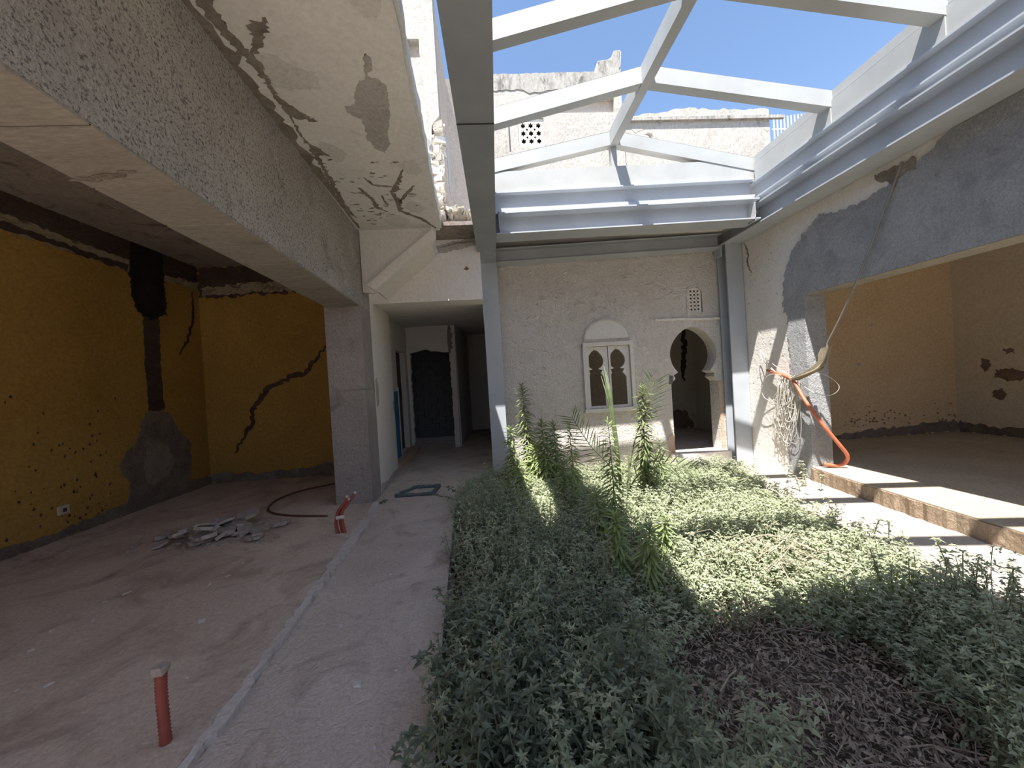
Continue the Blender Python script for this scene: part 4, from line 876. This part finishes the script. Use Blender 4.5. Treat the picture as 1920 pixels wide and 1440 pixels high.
# remaining far weeds as one mass
def mass(name, items, label):
    V, F, n = [], [], 0
    for (px, py, rz, w, h) in items:
        me = PROTO['leaf'][rp.randrange(5)][1].data
        a = np.empty(len(me.vertices) * 3); me.vertices.foreach_get('co', a); a = a.reshape(-1, 3).copy()
        c, s = math.cos(rz), math.sin(rz); x = a[:, 0] * w; yv = a[:, 1] * w
        b = np.stack([x * c - yv * s + px, x * s + yv * c + py, a[:, 2] * h - 0.08], 1)
        V.append(b); F += [tuple(i + n for i in p.vertices) for p in me.polygons]; n += len(b)
    o = mesh_obj(name, np.concatenate(V).tolist(), F, M['leaf']); return tag(o, label, 'plants', None, 'stuff')
if extra: mass('weed_mass', extra, 'mass of small-leaved sunlit weeds filling the far half of the bed')
# dead trampled mat
rp = random.Random(8); fo = Foliage(); sm = MB()
for i in range(9000):
    a, q = rp.uniform(0, 6.28), math.sqrt(rp.random())
    px, py = (1.32 + 0.78 * q * math.cos(a), 1.75 + 0.62 * q * math.sin(a)) if i % 5 < 3 else (rp.uniform(.75, 1.95), rp.uniform(.55, 1.8))
    z = -0.06 + 0.16 * rp.random() ** 1.4 * (1.2 - 0.5 * q)
    L = rp.uniform(.016, .042); fo.leaf((px, py, z), rp.uniform(0, 6.28), rp.uniform(-.6, .7), rp.uniform(-1, 1), L, L * rp.uniform(.25,.4), rp.uniform(-.3,.5))
dm = empty('dead_weed_mat', (1.32, 1.7, -0.08), 'flattened mat of dead dark brown weeds in the shaded hollow', 'plants'); dm['kind'] = 'stuff'
tag(fo.build('dead_leaves', M['deadleaf'], dm), kind='stuff')
for i in range(420):
    px, py = rp.uniform(.7, 2.0), rp.uniform(.6, 2.3); a = rp.uniform(0, 6.28); l = rp.uniform(.08, .28); z = rp.uniform(-.05, .09)
    sm.tube([(px, py, z), (px + l*.5*math.cos(a), py + l*.5*math.sin(a), z + rp.uniform(0, .04)), (px + l*math.cos(a + .3), py + l*math.sin(a + .3), z + rp.uniform(-.02, .04))], rp.uniform(.0015, .003), 4, False)
tag(sm.build('dead_stalks', M['deadleaf'], dm), kind='stuff')
TW = [([(0.93,1.62,0.13),(1.0,1.66,0.16),(1.06,1.70,0.15)], 'short pale twig on the dead weeds left of the hollow'),
      ([(1.28,1.45,0.10),(1.30,1.50,0.15),(1.29,1.56,0.17)], 'pale bent twig sticking up from the dead weeds near the bottom edge'),
      ([(1.85,2.55,0.22),(2.05,2.62,0.30),(2.25,2.78,0.30)], 'long dry stalk leaning over the sunlit weeds'),
      ([(1.72,2.75,0.20),(1.95,2.66,0.32),(2.2,2.5,0.24)], 'dry arching stalk crossing the sunlit weeds')]
for P, l in TW: tag(tube('dry_twig', P, 0.004, M['twig'], n=5), l, 'twig')
ds = MB()
for i in range(46):
    px, py = rp.gauss(2.0, .18), rp.gauss(2.55, .16); a = rp.uniform(0, 6.28); l = rp.uniform(.15, .4); z = rp.uniform(.12, .26)
    ds.tube([(px, py, z), (px + l*.5*math.cos(a), py + l*.5*math.sin(a), z + .06), (px + l*math.cos(a+.4), py + l*math.sin(a+.4), z)], .0022, 4, False)
tag(ds.build('dry_stalk_tangle', M['twig']), 'tangle of pale dry stalks among the sunlit weeds', 'plants', None, 'stuff')

# tall horseweeds
def tall(loc, h, lean, seed, label, leafL=0.11, dens=1.0, rmin=0.12, top=1.0):
    r = random.Random(seed); e = empty('tall_weed', loc, label, 'plant')
    fo = Foliage(); x0, y0, z0 = loc; P = []
    for i in range(9):
        t = i / 8; P.append((x0 + lean[0]*t*t + r.uniform(-.004,.004), y0 + lean[1]*t*t, z0 + h*t))
    m = MB(); m.tube(P, [0.009*(1-.75*i/8) for i in range(9)], 6); m.build('stem', M['stemgreen'], e, True)
    n = int(h / 0.0058 * dens); az = 0
    for i in range(n):
        t = rmin + (1 - rmin) * i / n; az += 2.4
        k = t * 8; j = min(7, int(k)); f = k - j; p = [P[j][c] + (P[j+1][c] - P[j][c]) * f for c in range(3)]
        # drooping old leaves low down, spreading in the middle, upright at the tip
        el = -0.75 + 1.0 * t + 0.65 * max(0, t - .85) / .15 + r.uniform(-.2, .2)
        L = 1.5 * leafL * (1.1 - 0.45 * t) * r.uniform(.75, 1.15) * (1 if t < .95 else .6)
        fo.leaf(p, az + r.uniform(-.2,.2), el, r.uniform(-.4,.4), L, L * r.uniform(.15,.21), r.uniform(.1,.45), .2, 4)
    tag(fo.build('leaves', M['tallleaf'], e), kind='stuff')
    return e
GZ = -0.08
tall((0.50,5.30,GZ), 1.56, (-0.04,0), 1, 'tallest bright feathery weed beside the left steel column', 0.13, 1.25)
tall((0.70,4.95,GZ), 1.09, (-0.05,0), 2, 'dense bright feathery weed right of the tallest one', 0.15, 1.5)
tall((0.84,5.0,GZ), 1.06, (-0.02,0), 3, 'dark-tipped feathery weed behind the dense bright one', 0.13, 1.2)
tall((0.30,5.35,GZ), 0.98, (-0.04,0), 4, 'shaded feathery weed directly in front of the left steel column', 0.13, 1.1)
tall((0.97,4.62,GZ), 1.06, (-0.02,0), 5, 'slender feathery weed with a yellow-green tip in front of the lit wall', 0.12, 1.0)
tall((1.08,3.40,GZ), 1.23, (-0.03,0), 6, 'dark spiky weed in front of the palm seedling', 0.11, 0.8)
tall((1.78,4.40,GZ), 1.47, (0.02,0), 7, 'tall feathery weed between the window and the keyhole door', 0.13, 1.35)
tall((2.14,4.80,GZ), 0.74, (0.0,0), 8, 'short feathery weed left of the keyhole door', 0.12, 1.0)
tall((0.32,4.60,GZ), 0.66, (-0.03,0), 9, 'shaded feathery weed low at the left of the tall clump', 0.14, 1.3)
tall((0.74,3.92,GZ), 0.78, (-0.02,0), 10, 'shaded feathery weed in front of the bright clump', 0.13, 1.1)
tall((0.86,2.72,GZ), 0.62, (0.0,0), 11, 'drooping olive weed at the edge of the dead hollow', 0.105, 1.7)
tall((1.26,2.85,GZ), 0.52, (0.02,0), 12, 'low olive weed right of the drooping one beside the sunlit weeds', 0.095, 1.6)
tall((1.03,2.58,GZ), 0.58, (0.02,0), 13, 'yellowing droopy weed between two olive weeds at the hollow', 0.11, 1.7)
tall((0.55,5.05,GZ), 0.75, (0.0,0), 14, 'bushy shaded weed at the foot of the tallest feathery weed', 0.14, 1.3)
tall((0.92,3.35,GZ), 0.60, (-0.03,0), 15, 'shaded feathery weed left of the dark spiky weed', 0.13, 1.1)

# date palm seedling
pm = empty('palm_seedling', (1.52, 4.5, -0.08), 'young date palm with stiff narrow leaflets in the middle of the bed', 'palm')
rp = random.Random(17)
def frond(P, n, L, side=(1, -1), seed=1, start=.25, flat=(1, 0, 0)):
    r = random.Random(seed); S = spline(P, 8); m = MB(); m.tube(S, [0.010 * (1 - .7 * i / (len(S)-1)) for i in range(len(S))], 5)
    fr_ = m.build('frond', M['palmleaf'], pm, True)
    for i in range(n):
        t = start + (1 - start) * i / (n - 1); k = t * (len(S) - 1); j = min(len(S) - 2, int(k)); p = S[j].lerp(S[j+1], k - j); tg = (S[j+1] - S[j]).normalized()
        sd = tg.cross(Vector((0, -1, 0))).normalized()
        for q in side:
            d = (tg * 0.75 + sd * q * 0.8 + Vector((r.uniform(-.1,.1), r.uniform(-.25,.1), r.uniform(-.1,.1)))).normalized(); l = L * (1 - .35 * abs(t - .5) * 2) * r.uniform(.85, 1.1)
            w = d.cross(Vector((0, 1, 0.2))).normalized() * 0.0065
            a, b, c = p, p + d * l * .5, p + d * l + Vector((0, 0, -0.01))
            nrm = w.cross(d).normalized() * 0.002
            mesh_obj('leaflet', [tuple(a - w*.5), tuple(a + w*.5), tuple(b - w), tuple(b + nrm * 2), tuple(b + w), tuple(c)], [(0,2,3),(0,3,1),(1,3,4),(2,5,3),(3,5,4)], M['palmleaf'], fr_)
frond([(1.50,4.5,0.0),(1.40,4.47,0.42),(1.14,4.40,0.74),(0.93,4.32,1.08)], 15, 0.30, seed=1, start=.45)
frond([(1.54,4.5,0.0),(1.70,4.5,0.72),(1.88,4.5,1.10),(1.98,4.5,1.42)], 11, 0.36, seed=2, start=.55)
frond([(1.53,4.45,0.0),(1.62,4.3,0.35),(1.85,4.1,0.52),(2.1,3.95,0.5)], 11, 0.26, seed=4, start=.35)
# folded spear leaf
for k in range(5):
    dx = (k - 2) * 0.009; m = MB()
    m.tube([(1.51 + dx*.4, 4.5, 0.05), (1.475 + dx, 4.49, 0.75), (1.43 + dx * 1.3, 4.48, 1.25), (1.385 + dx * 2.2 - 0.01, 4.47, 1.66 - 0.06 * abs(k - 2))], [0.008, 0.010, 0.009, 0.002], 5); m.build('spear_leaflet', M['palmleaf'], pm, True)
m = MB(); m.prism([(1.585,4.42,0.05),(1.605,4.42,0.05),(1.60,4.42,0.62),(1.592,4.42,0.72),(1.583,4.42,0.60)], (0, 0.01, 0)); m.build('broad_leaflet', M['palmleaf'], pm)

# stray sprigs at the edges of the bed
def sprig(loc, h, lean, seed, label, L=0.05, mat='leafbig'):
    r = random.Random(seed); e = empty('stray_sprig', loc, label, 'plant'); fo = Foliage(); P = []
    for i in range(7):
        t = i / 6; P.append((loc[0] + lean[0]*t, loc[1] + lean[1]*t, loc[2] + h*(t - .35*t*t)))
    m = MB(); m.tube(P, 0.004, 5); m.build('stem', M['stemgreen'], e, True); a = r.uniform(0, 6)
    for i in range(1, 7):
        for q in (0, 3.14): fo.leaf(P[i], a + q + r.uniform(-.3,.3), r.uniform(-.3,.4), r.uniform(-.4,.4), L * r.uniform(.8,1.2), L * .45, .3)
        a += 1.57
    for q in range(4): fo.leaf(P[-1], q * 1.57, .4, 0, L * .8, L * .35, .2)
    tag(fo.build('leaves', M[mat], e), kind='stuff')
sprig((-0.30,1.95,0.0), 0.34, (-0.12,-0.05), 1, 'sprig reaching over the walkway from the near end of the bed', 0.055)
sprig((-0.30,1.62,0.0), 0.22, (-0.10,-0.05), 2, 'leafy sprig at the bottom edge beside the walkway', 0.06)
sprig((-0.32,2.55,0.0), 0.30, (-0.10,0.02), 3, 'thin dark sprig halfway along the walkway edge', 0.045)
sprig((-0.42,5.0,0.0), 0.22, (-0.34,-0.04), 4, 'low branch lying out over the walkway near the drain frame', 0.075)
sprig((-0.40,5.15,0.0), 0.26, (-0.22,0.04), 5, 'leafy branch at the far left corner of the bed', 0.075)
sprig((-1.56,5.30,0.0), 0.06, (0.09,-0.03), 6, 'tiny weed growing at the foot of the concrete pillar', 0.05)
sprig((4.42,5.25,-0.13), 0.42, (-0.05,-0.05), 7, 'small weed at the foot of the right pillar', 0.06, 'leaf')
for i, (x, y) in enumerate(((4.15,4.95),(4.0,4.8),(4.25,4.75),(4.1,5.15),(4.3,5.05))):
    sprig((x, y, -0.13), 0.24 + .04 * i, (0.06*math.cos(i*2.1), 0.06*math.sin(i*2.1)), 30 + i, 'yellowing tuft in the clump at the foot of the right pillar', 0.05, 'leaf')
for i, (x, y, h) in enumerate(((3.35,4.3,.30),(3.55,3.85,.34),(3.30,3.55,.38),(3.48,3.35,.30),(3.30,3.05,.42),(3.45,2.75,.36),(3.25,2.5,.46),(3.12,2.2,.50),(3.35,2.3,.40),(3.05,1.9,.55))):
    sprig((x, y, -0.13), h, (0.05*math.cos(i*1.7), 0.05*math.sin(i*1.7)), 50 + i, 'upright spindly weed on the sunlit paving at the right edge of the bed', 0.05, 'leaf')
for o in list(COL.objects):
    if o.get('label', '').startswith('yellowing tuft'): o['group'] = 'tufts at the right pillar'
    if o.get('label', '').startswith('upright spindly'): o['group'] = 'spindly weeds on the paving'
